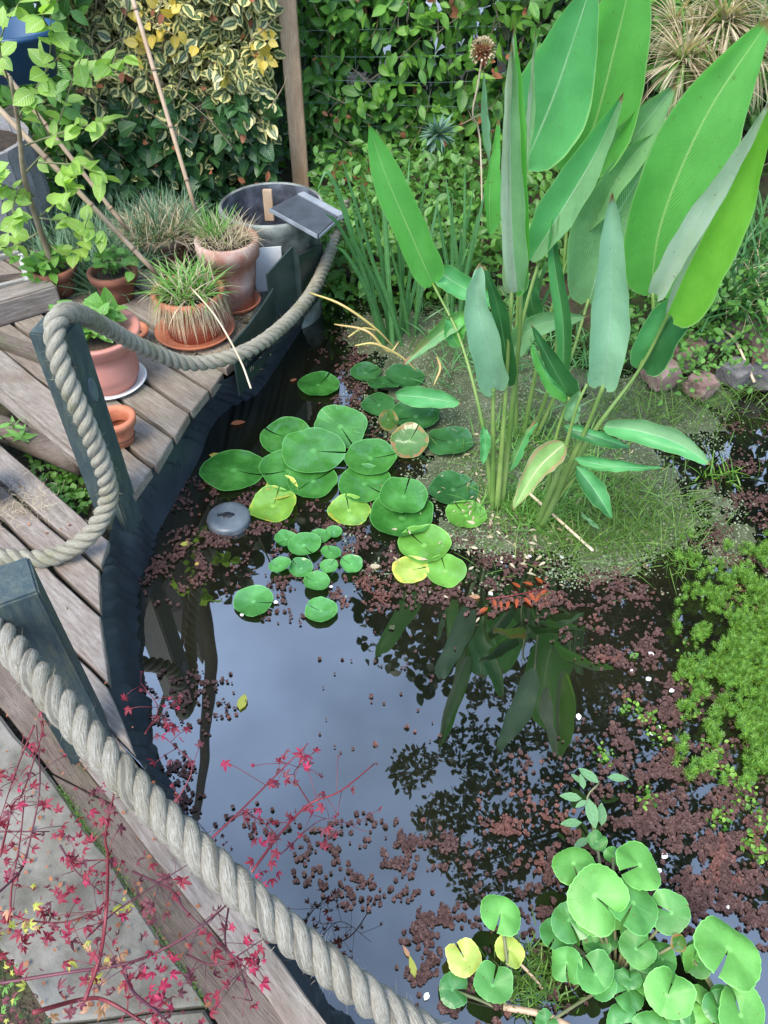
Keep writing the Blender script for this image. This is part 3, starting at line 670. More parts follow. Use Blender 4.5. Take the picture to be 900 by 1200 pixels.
def tuftset(name, c, N, rad, Lr, tm, mat, base=(0, 0, 1), spread=.45, parent=None, wscale=1.0, label=None, cat=None, droop=None, kind='stuff', single=False):
    a = RNG.uniform(0, 6.283, N); rr = rad * np.sqrt(RNG.uniform(0, 1, N)); P = np.stack([c[0] + rr * np.cos(a), c[1] + rr * np.sin(a), np.full(N, c[2])], 1)
    outd = np.stack([np.cos(a), np.sin(a), np.zeros(N)], 1)
    d = rdir(N, base, spread) + outd * (rr / rad)[:, None] * .6
    n = np.cross(d, RNG.normal(size=(N, 3)) * .3 + np.cross(outd, (0, 0, 1)) * 1.0)
    n = np.cross(np.cross(d, np.array([0, 0, 1.]) + RNG.normal(size=(N, 3)) * .15), d); 
    n = n + outd * .01
    L = RNG.uniform(*Lr, N); B = basis(d, n, np.stack([L * wscale, L, L], 1))
    if single: return singles(name, tm, P, B, M[mat], parent)
    return scatter(name, tm, P, B, M[mat], parent, kind, label, cat)
# plants in pots
g1 = empty('dry_grass', c1, 'straw coloured dry grass tuft growing in the tall limed pot', 'grass')
tuftset('straw', c1, 420, .085, (.03, .09), T_blade, 'drygrass', spread=.6, parent=g1, wscale=.7)
tuftset('green_blades', c1 + Vector((-.05, .02, 0)), 130, .04, (.05, .12), T_blade_s, 'grass', spread=.35, parent=g1, wscale=.9)
g2 = empty('grass_tuft', c2, 'bright green grass tuft with straw in the orange pot', 'grass')
tuftset('green_blades', c2, 230, .075, (.05, .125), T_blade, 'grass', spread=.5, parent=g2, wscale=1.3)
tuftset('straw', c2, 200, .09, (.05, .11), T_blade, 'drygrass', spread=.9, parent=g2, wscale=.8)
N = 330; a = RNG.uniform(2.6, 6.6, N); P = np.stack([c2.x + .114 * np.cos(a), c2.y + .114 * np.sin(a), c2.z - RNG.uniform(-.01, .02, N)], 1)
d = np.stack([np.cos(a) * .25, np.sin(a) * .25, -np.ones(N)], 1) + RNG.normal(size=(N, 3)) * .12; L = RNG.uniform(.04, .12, N)
scatter('hanging_straw', T_blade_s, P, basis(d, np.stack([np.cos(a), np.sin(a), np.zeros(N)], 1), np.stack([L * .5, L, L * .3], 1)), M['drygrass'], g2)
g9 = empty('dry_grass', c9, 'bleached dry grass mound in the broad pot behind the orange pot', 'grass')
tuftset('straw', c9, 900, .13, (.04, .12), T_blade, 'drygrass', spread=.9, parent=g9, wscale=.8)
tuftset('green_blades', c9 + Vector((.02, 0, 0)), 260, .12, (.05, .15), T_blade_s, 'lav', spread=.5, parent=g9, wscale=1)
def stemleaf(name, root, stems, tm, mat, lr, per, droop=.3, smat='twig', rad=.002, single=True, seg=5, spread=.5):
    paths, P, Dv, L = [], [], [], []
    for st_ in stems:
        pth = spline(st_, 12); paths.append((pth, lambda t, r=rad: r * (1.2 - .8 * t)))
        for k in range(per):
            f = .25 + .75 * (k + random.random() * .6) / per; p = pth[min(11, int(f * 11))]
            tg = (pth[min(11, int(f * 11) + 1)] - pth[max(0, int(f * 11) - 1)]).normalized()
            dv = tg * .45 + Vector((random.gauss(0, 1), random.gauss(0, 1), random.gauss(0, .5))).normalized() * .8 + Vector((0, 0, -droop * .3))
            P.append(p); Dv.append(dv); L.append(random.uniform(*lr))
    tubes('stem', paths, M[smat], root, seg)
    P = np.array(P); Dv = np.array(Dv); L = np.array(L); n = rdir(len(P), (0, -.35, 1), .35)
    B = basis(Dv, n, L)
    if single: singles(name, tm, P, B, M[mat], root)
    else: scatter(name, tm, P, B, M[mat], root)
hp = empty('leafy_plant', c3, 'broad leaved green plant growing in the pink brimmed pot', 'plant')
sts = []
for k in range(20):
    a = random.uniform(0, 6.28); sts.append([c3, c3 + Vector((.03 * math.cos(a), .03 * math.sin(a), .04)), c3 + Vector((.09 * math.cos(a) - .03, .08 * math.sin(a) + .02, random.uniform(.03, .1)))])
stemleaf('leaf', hp, sts, T_heart, 'herb', (.04, .075), 4)
h7 = empty('leafy_herb', c7, 'bushy light green herb filling the shaded pot behind the pink pot', 'plant')
stemleaf('leaf', h7, [[c7 - Vector((0, 0, .02)), c7 + Vector((random.gauss(0, .04), random.gauss(0, .03), .04)), c7 + Vector((random.gauss(0, .07), random.gauss(-.02, .05), random.uniform(.0, .12)))] for k in range(12)], T_wide, 'herb', (.02, .045), 7)
h8 = empty('leafy_herb', c8, 'leafy green herb covering the pot at the foot of the sapling', 'plant')
stemleaf('leaf', h8, [[c8 - Vector((0, 0, .02)), c8 + Vector((random.gauss(0, .04), random.gauss(-.03, .03), .03)), c8 + Vector((random.gauss(0, .07), random.gauss(-.05, .05), random.uniform(-.04, .08)))] for k in range(12)], T_oval, 'laurel_l', (.03, .06), 7)
# sapling with light leaves at left
sap = empty('sapling', c8, 'young tree with pale lime leaves leaning out of its pot at left', 'sapling')
Y0 = c8.y
tr = [c8 - Vector((0, 0, .02)), V(58, 300, Y0 - .02), V(42, 255, Y0 - .06), V(28, 205, Y0 - .12), V(22, 150, Y0 - .15), V(12, 90, Y0 - .2)]
tp = spline(tr, 24); tubes('trunk', [(tp, lambda t: .013 - .008 * t)], M['bark2'], sap, 8)
brs = [[V(28, 205, 2.5), V(60, 165, 2.4), V(85, 95, 2.35), V(100, 55, 2.3)], [V(42, 255, 2.5), V(90, 262, 2.4), V(130, 275, 2.35)], [V(30, 170, 2.4), V(90, 150, 2.3), V(135, 140, 2.3)],
       [V(20, 140, 2.4), V(55, 80, 2.3), V(60, 20, 2.2)], [V(15, 110, 2.4), V(0, 50, 2.3), V(30, -10, 2.2)], [V(50, 270, 2.5), V(10, 290, 2.4), V(-20, 280, 2.3)], [V(85, 95, 2.35), V(125, 80, 2.3), V(150, 65, 2.3)],
       [V(55, 285, 2.5), V(85, 300, 2.4), V(105, 250, 2.35)], [V(60, 165, 2.4), V(40, 110, 2.35), V(90, 40, 2.3)], [V(40, 230, 2.45), V(0, 215, 2.35), V(-10, 200, 2.3)], [V(28, 205, 2.45), V(15, 245, 2.3), V(25, 260, 2.25)],
       [V(45, 190, 2.4), V(95, 195, 2.3), V(125, 212, 2.3)], [V(85, 60, 2.3), V(50, 20, 2.2), V(70, -10, 2.2)], [V(45, 255, 2.45), V(75, 230, 2.3), V(80, 215, 2.3)]]
stemleaf('leaf', sap, brs, T_wide, 'citrus', (.04, .07), 13, rad=.0028)
# bamboo canes
def cane(a, b, r0, lab):
    e = empty('bamboo_cane', a, lab, 'cane', 'bamboo canes'); tubes('cane', [([a.lerp(b, k / 12) for k in range(13)], r0)], M['bamboo'], e, 10)
    n = int((b - a).length / .16)
    for k in range(1, n + 1):
        p = a.lerp(b, (k - .4) / n); d_ = (b - a).normalized() * .004
        tubes('node_ring', [([p - d_, p, p + d_], r0 * 1.22)], M['bamboo_node'], e, 10)
cane(D(229, 246, 2.8), D(150, -20, 2.45), .0075, 'bamboo cane leaning back from the tall limed pot')
cane(D(183, 320, 2.62), D(-30, 97, 2.2), .0085, 'thicker bamboo cane slanting across from the orange pot to upper left')
cane(D(150, 270, 2.85), D(-10, 65, 2.4), .0075, 'bamboo cane slanting behind the thicker cane at left')
# lavender-like needles
lv = empty('grey_green_shrub', U(130, 320, .1), 'needle leaved grey green shrub behind the pots', 'shrub')
for (px, py, n, z, rr) in [(110, 300, 500, .2, .16), (170, 275, 500, .14, .15), (95, 320, 420, .21, .12), (130, 335, 300, .21, .08), (60, 285, 400, .2, .15), (150, 300, 420, .2, .13), (60, 300, 300, .14, .14), (200, 260, 260, .15, .1), (140, 240, 350, .1, .2)]:
    tuftset('foliage', U(px, py, z), n, rr, (.05, .16), T_blade_s, 'lav', spread=.55, parent=lv, wscale=1.1)
# hosta-like leaves under hedge
ho = empty('broad_leaf_plant', U(185, 250, 0), 'clump of broad dark leaves at the foot of the variegated hedge', 'plant')
N = 26; P = np.array([U(random.uniform(135, 215), random.uniform(225, 262), .02) for _ in range(N)]); 
singles('leaf', T_heart, P + np.array([0, 0, .06]), basis(rdir(N, (0, -.7, .3), .5), rdir(N, (0, -.6, .8), .2), RNG.uniform(.1, .17, N)), M['laurel'], ho)
# wooden half barrel + blue tub
hb = empty('barrel_planter', (-1.62, 3.0, .1), 'grey staved wooden barrel standing at the left edge behind the sapling', 'barrel')
for k in range(22):
    a = k / 22 * 2 * math.pi; w2 = math.pi / 22 * .94; vs = []
    for z_, r_ in ((0, .26), (.22, .30), (.45, .29)):
        for (da, dr) in ((-w2, 0), (w2, 0), (w2, -.02), (-w2, -.02)): vs.append((hb.location.x + (r_ + dr) * math.cos(a + da), hb.location.y + (r_ + dr) * math.sin(a + da), hb.location.z + z_))
    fs = [(i * 4 + j, i * 4 + (j + 1) % 4, i * 4 + 4 + (j + 1) % 4, i * 4 + 4 + j) for i in range(2) for j in range(4)] + [(3, 2, 1, 0), (8, 9, 10, 11)]
    obj('stave', vs, fs, M['stave'], hb, None, False)
lathe('soil', [(.001, .42), (.2, .42), (.27, .40)], hb.location, M['soil'], hb, 24)
bt = empty('blue_tub', V(20, 95, 2.9), 'blue plastic tub behind the sapling leaves at upper left', 'tub')
bl = V(28, 88, 2.9)
lathe('tub_body', [(.001, 0), (.11, 0), (.135, .12), (.15, .125), (.15, .14), (.137, .14), (.11, .02), (.001, .02)], bl, M['blue'], bt, 40)
# white wooden frame
fr = empty('window_frame', U(15, 330, .22), 'old whitish timber frame lying beyond the sleeper at left', 'frame')
fa, fb, fc, fd = U(-20, 345, .24), U(30, 332, .24), U(22, 300, .3), U(-25, 312, .3)
for a_, b_ in ((fa, fb), (fb, fc), (fc, fd), (fd, fa)): box('bar', a_, b_ - a_, Vector((0, .022, 0)) if abs((b_ - a_).x) > abs((b_ - a_).y) else Vector((.022, 0, 0)), Vector((0, 0, .015)), M['oldwhite'], fr, .002)
# seedlings in gap
sd = empty('seedling', U(20, 505, .12), 'small upright seedling growing in the dark gap at left', 'seedling')
stemleaf('leaf', sd, [[U(15, 505, .12), U(16, 500, .2), U(14, 495, .3)], [U(5, 515, .12), U(2, 512, .2), U(0, 510, .25)], [U(20, 512, .14), U(24, 512, .18), U(26, 514, .2)]], T_lance, 'herb', (.03, .05), 7)
nt = empty('nettle_patch', U(75, 560, .06), 'low green seedlings carpeting the soil between the decks', 'plants')
N = 260; P = Un(RNG.uniform(35, 105, N), RNG.uniform(532, 598, N), .07); scatter('foliage', T_wide, P, basis(rdir(N, (0, 0, .3), .7), rdir(N, (0, 0, 1), .3), RNG.uniform(.014, .03, N)), M['herb'], nt)
# straw stem across
s0, s1 = D(222, 335, 2.42), D(294, 455, 2.0)
tag(tubes('dry_stem', [(spline([s0, s0.lerp(s1, .4) + Vector((.015, 0, .02)), s0.lerp(s1, .8) + Vector((.01, 0, .02)), s1], 16), .0028)], M['straw_stem']), 'long bleached stem hanging from the orange pot over the rope', 'dry stem')
# ------------------------------------------------------------------ fence, wire, hedges
fp = V(346, 110, 3.9); tag(box('fence_post', Vector((-.43, 3.68, -.1)), Vector((.074, 0, 0)), Vector((0, .06, 0)), Vector((-.01, .02, 2.0)), M['fence_wood'], None, .004), 'brown square timber fence post rising behind the tub', 'post')
wf = empty('wire_fence', (0, 3.95, 0), 'green wire mesh fence stretched in front of the hedge', 'fence')
hz = []
for k in range(14):
    z_ = .06 + k * .105; hz.append(([Vector((x, 3.95 + .01 * math.sin(x * 5 + k), z_ + .006 * math.sin(x * 4 + k))) for x in np.linspace(-2.2, 2.2, 40)], .0016))
tubes('horizontal_wires', hz, M['wire'], wf, 4)
tubes('vertical_wires', [([Vector((x, 3.952 + .01 * math.sin(x * 5), z_)) for z_ in (.02, .5, 1.0, 1.45)], .0012) for x in np.arange(-2.2, 2.2, .115)], M['wire'], wf, 4)

def hedge(name, lab, cat, px0, px1, py0, py1, Ym, Yd, nsingle, nstuff, tm, mat, L, facing=(0, -.8, .45), deep=0, dens=None, root=None):
    if root is None: root = empty(name, V((px0 + px1) / 2, min(py1, 215), Ym), lab, cat)
    def pts(n, ym, yd):
        out = []
        while len(out) < n:
            px = random.uniform(px0, px1); py = random.uniform(py0, py1)
            if dens and random.random() > dens(px, py): continue
            v = V(px, py, ym + random.uniform(-yd, yd) + .12 * nz3(px * .02, py * .02))
            if v.z < .0: v.z = random.uniform(0, .1)
            out.append(v)
        return np.array(out)
    def B(n, sc): return basis(rdir(n, (0, -.35, -.25), .6), rdir(n, facing, .55), RNG.uniform(L[0] * sc, L[1] * sc, n))
    if nsingle: P = pts(nsingle, Ym - Yd, .03); singles('leaf', tm, P, B(nsingle, 1.05), M[mat], root)
    if nstuff: P = pts(nstuff, Ym, Yd); scatter('foliage', tm, P, B(nstuff, 1), M[mat], root)
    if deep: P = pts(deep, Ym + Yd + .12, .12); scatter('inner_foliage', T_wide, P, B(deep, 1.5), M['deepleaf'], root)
    return root
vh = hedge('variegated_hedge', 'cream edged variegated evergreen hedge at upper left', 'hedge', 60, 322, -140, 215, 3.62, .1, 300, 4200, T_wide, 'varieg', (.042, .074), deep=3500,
           dens=lambda x, y: (.95 if y < 150 - 30 * nz3(x * .03, 1) else .25) * (1 if x < 305 else .6))
hedge('', '', '', 150, 322, -90, 90, 3.5, .03, 0, 46, T_wide, 'yellow', (.04, .062), root=vh, dens=lambda x, y: 1 if (abs(x - 185) < 25 and abs(y - 35) < 35) or (abs(x - 308) < 10 and abs(y - 55) < 28) or random.random() < .03 else 0)
iv = hedge('ivy', 'dark heart shaped ivy hanging below the variegated hedge', 'climber', 80, 318, 110, 232, 3.62, .1, 140, 900, T_heart, 'ivy', (.05, .085), deep=1500)
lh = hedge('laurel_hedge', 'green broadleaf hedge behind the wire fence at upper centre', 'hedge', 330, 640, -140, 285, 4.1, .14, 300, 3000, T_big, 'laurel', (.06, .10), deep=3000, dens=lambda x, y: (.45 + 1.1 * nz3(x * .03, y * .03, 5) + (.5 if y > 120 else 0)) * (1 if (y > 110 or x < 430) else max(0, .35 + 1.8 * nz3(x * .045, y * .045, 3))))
hedge('', '', '', 350, 640, -60, 265, 3.96, .05, 0, 420, T_oval, 'laurel_l', (.05, .085), root=lh, dens=lambda x, y: .3 + 1.6 * nz3(x * .025, y * .025, 9))
hedge('', '', '', 390, 440, 190, 270, 3.7, .1, 0, 160, T_oval, 'rust', (.03, .06), root=lh)
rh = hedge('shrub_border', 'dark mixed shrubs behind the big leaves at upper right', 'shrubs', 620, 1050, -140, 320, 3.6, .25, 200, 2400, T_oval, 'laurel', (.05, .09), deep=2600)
def twigs(root, x0, x1, y0, y1, Y, n):
    ps = []
    for _ in range(n):
        a_ = V(random.uniform(x0, x1), random.uniform(y0, y1), Y + random.uniform(-.05, .1)); d_ = Vector((random.gauss(0, .15), random.gauss(-.02, .03), random.uniform(.1, .35)))
        ps.append((spline([a_, a_ + d_ * .5 + Vector((random.gauss(0, .03), 0, 0)), a_ + d_], 8), lambda t: .0035 * (1.1 - t)))
    tubes('branches', ps, M['bark2'], root, 5)['kind'] = 'stuff'
twigs(vh, 70, 315, -20, 190, 3.5, 45); twigs(lh, 360, 640, -20, 240, 3.95, 60); twigs(rh, 700, 1000, 0, 250, 3.3, 30)
hedge('', '', '', 70, 318, -60, 215, 3.5, .04, 0, 60, T_oval, 'rust', (.03, .05), root=vh); hedge('', '', '', 360, 640, -60, 250, 3.95, .05, 0, 90, T_oval, 'rust', (.03, .06), root=lh)
hedge('', '', '', 350, 640, -60, 265, 4.0, .08, 0, 500, T_lance, 'laurel_l', (.04, .11), root=lh)
# hedge body up out of frame, side hedges and trees (seen mirrored in the pond)
def crown(root, n, sampler, L, mat='treeleaf', tm=T_wide, name='crown'):
    P = np.array([sampler() for _ in range(n)]); scatter(name, tm, P, basis(rdir(n, (0, 0, -.4), .8), rdir(n, (0, 0, 1), .6), RNG.uniform(*L, n)), M[mat], root)
def tree(base, top, lean, lab, n, sampler, L, mat='treeleaf', r0=.09, limbs=8, tips=None, tm=T_wide):
    root = empty('tree', base, lab, 'tree'); pth = spline([base, base.lerp(top, .35) + lean, base.lerp(top, .7) + lean * .6, top], 20)
    paths = [(pth, lambda t: r0 * (1.1 - .85 * t))]
    for k in range(limbs):
        s_ = pth[6 + int(13 * k / limbs)]; e_ = Vector(sampler()); m_ = s_.lerp(e_, .5) + Vector((0, 0, .15)); paths.append((spline([s_, m_, e_], 10), lambda t: r0 * .35 * (1.05 - t)))
    tubes('trunk', paths, M['bark'], root, 8); crown(root, n, sampler, L, mat, tm); return root
random.seed(21)
def row_sampler(x0, x1, y0, y1, z0, ztop):
    def f():
        while True:
            x = random.uniform(x0, x1); y = random.uniform(y0, y1); h = ztop(x); z = random.uniform(z0, h)
            if nz3(x * 1.6, y * 1.6, z * 1.6) > -.12: return (x, y, z)
    return f
for i, (bx, h, lab) in enumerate([(-3.6, 4.6, 'tall leafy tree behind the variegated hedge, mirrored in the pond at far left'), (-1.7, 4.3, 'tall leafy tree behind the tub, mirrored in the pond at left'), (.9, 6.0, 'tall leafy tree behind the green hedge, mirrored in the pond centre'), (2.9, 7.0, 'tall leafy tree behind the big leaves, mirrored in the pond at right')]):
    f = row_sampler(bx - 1.15, bx + 1.15, 4.6, 5.6, 1.0, lambda x, h=h, bx=bx: h - .55 * (x - bx) ** 2 + .5 * nz3(x * 3, 2, i))
    tree(Vector((bx, 5.1, 0)), Vector((bx + .1, 5.0, h * .8)), Vector((.1, 0, 0)), lab, 5500, f, (.09, .17))
# right overhanging tree, sampled round where its mirror image falls
def rs():
    while True:
        px = random.uniform(455, 1020); py = random.uniform(690, 1120)
        lim = np.interp(px, [455, 470, 500, 545, 600, 700, 850, 1020], [905, 930, 1000, 1060, 1060, 1040, 1060, 1100]); low = np.interp(px, [455, 500, 545, 580, 700, 1020], [885, 872, 845, 700, 690, 690])
        if not (low < py < lim): continue
        if nz3(px * .02, py * .02, 4) < -.34 + (.08 if px < 600 else 0): continue
        return tuple(RF(px, py, random.uniform(3.6, 5.4)))
tree(Vector((3.3, 3.6, .1)), Vector((2.0, 2.6, 4.6)), Vector((.2, 0, 0)), 'leaning tree overhanging the pond from the right, seen mirrored in the water', 14000, rs, (.04, .085), limbs=14, tm=T_oval)
# right hand hedge outside the frame
rr_ = empty('side_hedge', (3.2, 1.5, 0), 'tall hedge running along the right side of the pond', 'hedge')
crown(rr_, 5000, row_sampler(2.7, 3.6, -1.5, 4.2, .05, lambda x: 2.3), (.08, .14), 'laurel', T_wide, 'foliage')
# crooked trunk and parasol mirrored at left
ct = empty('bare_tree', (-1.5, 4.4, 0), 'crooked bare trunk seen only mirrored in the water at left', 'tree')
tubes('trunk', [(spline([Vector((-1.5, 4.4, 0)), RF(222, 640, 3.0), RF(240, 720, 3.8), RF(248, 780, 4.6), RF(241, 850, 5.6), RF(238, 900, 6.6), RF(228, 960, 8.2)], 40), lambda t: .07 - .02 * t)], M['bark'], ct, 10)
pz = empty('mirror_silhouette', RF(215, 700, 3.8), 'added dark parasol seen only mirrored in the water at left', 'silhouette')  # unseen dark shape, added only for its mirror image in the water
a0, a1, a2, a3, a4 = RF(188, 640, 3.1), RF(240, 640, 3.1), RF(250, 745, 4.2), RF(238, 778, 4.6), RF(195, 720, 3.9)
pf_ = [a0, a1, a2, a3, a4]; cc = sum(pf_, Vector()) / 5
obj('silhouette_body', pf_ + [cc + Vector((0, .12, .1)), cc + Vector((0, -.12, -.1))], [(i, (i + 1) % 5, 5) for i in range(5)] + [((i + 1) % 5, i, 6) for i in range(5)], M['dark_shape'], pz, None, False)
tubes('silhouette_stick', [([RF(186, 840, 4.8), RF(214, 750, 4.0), RF(220, 650, 3.0), Vector((-1.6, 4.3, 0))], .02)], M['bark'], pz, 6)
# ------------------------------------------------------------------ background flowers and shrubs
eu = empty('euphorbia', V(513, 158, 3.7), 'blue green needle whorl of a spurge in front of the hedge', 'plant')
ce = V(513, 158, 3.7); N = 110; dv = rdir(N, (0, -.45, .25), .75); singles('leaf', leaf_t(2, 2, P_lance, .16, .2, .1), np.tile(np.array(ce), (N, 1)), basis(dv, rdir(N, (0, 0, 1), .2), RNG.uniform(.07, .115, N)), M['euph'], eu)
tubes('stem', [([ce, ce + Vector((.02, .02, -.12)), ce + Vector((.03, .03, -.3))], .008)], M['twig'], eu)
al = empty('dried_flower', V(566, 60, 3.0), 'brown dried globe flower head on a thin stalk', 'dried flower')
ca = V(566, 60, 3.0); N = 260; dv = rdir(N, (0, 0, .45), .8); scatter('flower_head', T_need, np.tile(np.array(ca - Vector((0, 0, .01))), (N, 1)), basis(dv, rdir(N, (0, 0, 1), .5), RNG.uniform(.03, .05, N) * np.array([1.0])), M['rust'], al, None)
scatter('seed_heads', T_oval, np.array(ca) + dv * .036, basis(dv, rdir(N, (0, 0, 1), .5), RNG.uniform(.008, .014, N)), M['drygrass'], al)
tubes('stalk', [(spline([ca, V(560, 100, 3.02), V(554, 135, 3.05), V(563, 170, 3.1), V(566, 330, 3.0)], 16), .0035)], M['straw_stem'], al)
# papyrus
pp = empty('papyrus', U(850, 330, .2), 'drying papyrus heads of thin straw coloured rays at upper right', 'plant')
for (px, py, Y, n, sc) in [(800, 75, 3.0, 190, .2), (845, 30, 3.1, 200, .22), (840, 95, 2.9, 190, .19), (880, 60, 3.1, 180, .22), (790, 30, 3.2, 120, .18), (860, 0, 3.2, 150, .2), (815, 50, 3.1, 160, .2)]:
    cp = V(px, py, Y); dv = rdir(n, (.0, -.1, .35), .65); scatter('rays', T_blade, np.tile(np.array(cp), (n, 1)), basis(dv, np.cross(np.cross(dv, np.array([0, 0, 1.])), dv), np.stack([np.full(n, sc * 1.1), RNG.uniform(.5, 1, n) * sc, np.full(n, sc)], 1)), M['drygrass'], pp)
    n2 = n // 2; dv = rdir(n2, (.0, -.1, .35), .65); scatter('green_rays', T_blade, np.tile(np.array(cp), (n2, 1)), basis(dv, np.cross(np.cross(dv, np.array([0, 0, 1.])), dv), np.stack([np.full(n2, sc * .7), RNG.uniform(.5, 1, n2) * sc, np.full(n2, sc)], 1)), M['grass'], pp)
    tubes('stalk', [(spline([cp, V(px + 5, py + 110, Y), Vector((cp.x + .03, Y + .05, .1))], 12), .004)], M['stalk'], pp)
n = 130; cp = V(822, 128, 2.85); dv = rdir(n, (-.1, -.1, -.9), .35); scatter('rays', T_blade, np.array(cp) + RNG.normal(size=(n, 3)) * np.array([.05, .02, .03]), basis(dv, rdir(n, (0, -1, 0), .4), np.stack([np.full(n, .16), RNG.uniform(.08, .2, n), np.full(n, .1)], 1)), M['drygrass'], pp)
# strappy clump right edge
sc_ = empty('strappy_grass', U(885, 350, .15), 'dark green strappy grass clump on the bank at right edge', 'grass')
for (px, py, n) in [(880, 355, 150), (840, 345, 90), (930, 330, 150), (900, 300, 120)]: tuftset('blades', U(px, py, .16), n, .13, (.14, .34), T_blade, 'iris', spread=.5, parent=sc_, wscale=.9)
tuftset('dry_blades', U(885, 340, .2), 160, .22, (.08, .2), T_blade, 'drygrass', spread=.8, parent=sc_, wscale=.6)
# ------------------------------------------------------------------ irises
def iris(basepx, tips, lab, Y=None, w=.016, mat='iris'):
    b = U(*basepx, 0); root = empty('iris_clump', b, lab, 'iris')
    for (tx, ty, yy, sag) in tips:
        st_ = b + Vector((random.gauss(0, .025), random.gauss(0, .02), -.02)); tip = V(tx, ty, yy); n_ = 14
        pth = spline([st_, st_.lerp(tip, .45) + Vector((0, 0, .03 + sag)), st_.lerp(tip, .8) + Vector((0, 0, .01 + sag * 1.3)), tip], n_)
        vs, fs, uv = [], [], []; ang = random.uniform(-.7, .7)
        for i, p in enumerate(pth):
            tg = (pth[min(i + 1, n_ - 1)] - pth[max(i - 1, 0)]).normalized(); vw = (p - Vector((0, 0, CAMH))).normalized(); rt = vw.cross(tg).normalized(); rt = Matrix.Rotation(ang, 3, tg) @ rt
            t_ = i / (n_ - 1); wd = w * random.uniform(.95, 1.05) * (1 - t_ ** 2.5) * .5 * (1.0 if t_ > .1 else .8) + .0004
            nr = rt.cross(tg) * .15
            for k, s_ in enumerate((-1, 0, 1)): vs.append(p + rt * wd * s_ + nr * wd * (0 if s_ else 1)); uv.append((t_, (s_ + 1) / 2))
            if i:
                for k in range(2): a = (i - 1) * 3 + k; fs.append((a, a + 1, a + 4, a + 3))
        obj('blade', vs, fs, M[mat], root, uv)
    return root
random.seed(5)
iris((462, 405), [(388, 205, 2.35, 0), (398, 178, 2.5, 0), (410, 230, 2.4, 0), (380, 250, 2.3, .04), (425, 215, 2.5, 0), (440, 240, 2.5, 0), (392, 288, 2.3, .03), (452, 230, 2.6, 0), (430, 290, 2.4, 0), (372, 222, 2.4, .12), (445, 190, 2.5, 0), (405, 262, 2.35, 0)], 'fan of grey green iris blades left of the big leaves')
iris((478, 392), [(470, 215, 2.6, 0), (488, 240, 2.6, 0), (500, 200, 2.6, 0), (465, 250, 2.5, 0), (508, 260, 2.6, 0), (480, 180, 2.7, 0), (495, 285, 2.5, 0), (515, 225, 2.7, 0), (455, 280, 2.5, 0)], 'upright iris blades directly right of the iris fan', w=.015)
iris((535, 385), [(530, 230, 2.6, 0), (545, 190, 2.7, 0), (555, 220, 2.7, 0), (540, 260, 2.6, 0), (522, 205, 2.7, 0), (560, 250, 2.6, 0), (512, 240, 2.6, 0), (570, 215, 2.7, 0), (550, 285, 2.6, 0)], 'dark iris blades behind the leftmost big leaf', w=.016)
iris((620, 400), [(640, 300, 2.4, 0), (655, 280, 2.4, 0), (630, 310, 2.4, 0), (600, 330, 2.4, 0), (668, 300, 2.4, 0), (690, 330, 2.4, .02)], 'short green blades between the silvery folded leaves', w=.012, mat='iris')
ys_ = empty('yellowed_blades', U(455, 410, 0), 'yellowed dying iris blades lying over the water edge', 'iris')
for pts in [[(363, 343, 2.55), (400, 357, 2.5), (440, 385, 2.55), (466, 412, 2.65)], [(416, 405, 2.5), (440, 403, 2.5), (470, 418, 2.55), (490, 436, 2.6)], [(392, 380, 2.6), (430, 388, 2.55), (455, 412, 2.6), (468, 400, 2.6)], [(408, 395, 2.6), (425, 385, 2.6), (445, 388, 2.62)], [(512, 418, 2.5), (516, 432, 2.45), (508, 452, 2.45)]]:
    pth = spline([D(*p) for p in pts], 18); pth = [Vector((p.x, p.y, max(p.z, .01))) for p in pth]
    tubes('blade', [(pth, lambda t: .0038 * (math.sin(math.pi * (t * .9 + .1)) ** .6 + .15))], M['stalk_y'], ys_, 6)
# ------------------------------------------------------------------ thalia (big leaves)
def blade(root, pts, wl, wr, aL=15, aR=15, mL='th_bright', mR=None, ex=.72, pw=.8, wave=.12, nu=30, nv=8, tipx=0, curl=.45):
    mR = mR or mL
    pth = spline([V(*p) for p in pts], nu + 1); n = nu + 1
    vs, fs, uv, mi = [], [], [], []
    seed = random.uniform(0, 99)
    vwm = (pth[nu // 2] - Vector((0, 0, CAMH))); dm = vwm.dot(Vector((0, c45, -s45)))
    for i, p in enumerate(pth):
        t_ = i / nu; tg = (pth[min(i + 1, nu)] - pth[max(i - 1, 0)]).normalized(); vw = (p - Vector((0, 0, CAMH))).normalized()
        rt = vw.cross(tg).normalized(); nr = rt.cross(tg).normalized()
        if nr.dot(vw) > 0: nr = -nr
        pr = max(math.sin(math.pi * min(max(t_, .004), .9995) ** ex), 0) ** pw
        for j in range(nv + 1):
            s_ = j / nv * 2 - 1; W_, a = (wl * 1.16, aL) if s_ < 0 else (wr * 1.16, aR)
            a = R_(a); w_ = W_ * dm / F / max(math.cos(a), .25) * pr * abs(s_)
            aa = a + curl * abs(s_) ** 1.5 * (1 + .5 * nz3(t_ * 3, 1, seed))
            q = p + rt * (math.copysign(1, s_) if s_ else 0) * w_ * math.cos(aa) + nr * w_ * math.sin(aa)
            q += nr * ((wave + .2) * .016 * math.sin(t_ * 13 + seed + s_ * 2 + 3 * nz3(t_ * 3, 0, seed)) * s_ * s_ + .006 * nz3(t_ * 5, s_ * 1.5, seed)); q += rt * .004 * nz3(t_ * 9, s_, seed + 5) * abs(s_)
            vs.append(q); uv.append((t_, j / nv))
    for i in range(nu):
        for j in range(nv):
            a = i * (nv + 1) + j; fs.append((a, a + 1, a + nv + 2, a + nv + 1)); mi.append(0 if j < nv // 2 else 1)
    return obj('leaf', vs, fs, [M[mL], M[mR]], root, uv, True, mi)
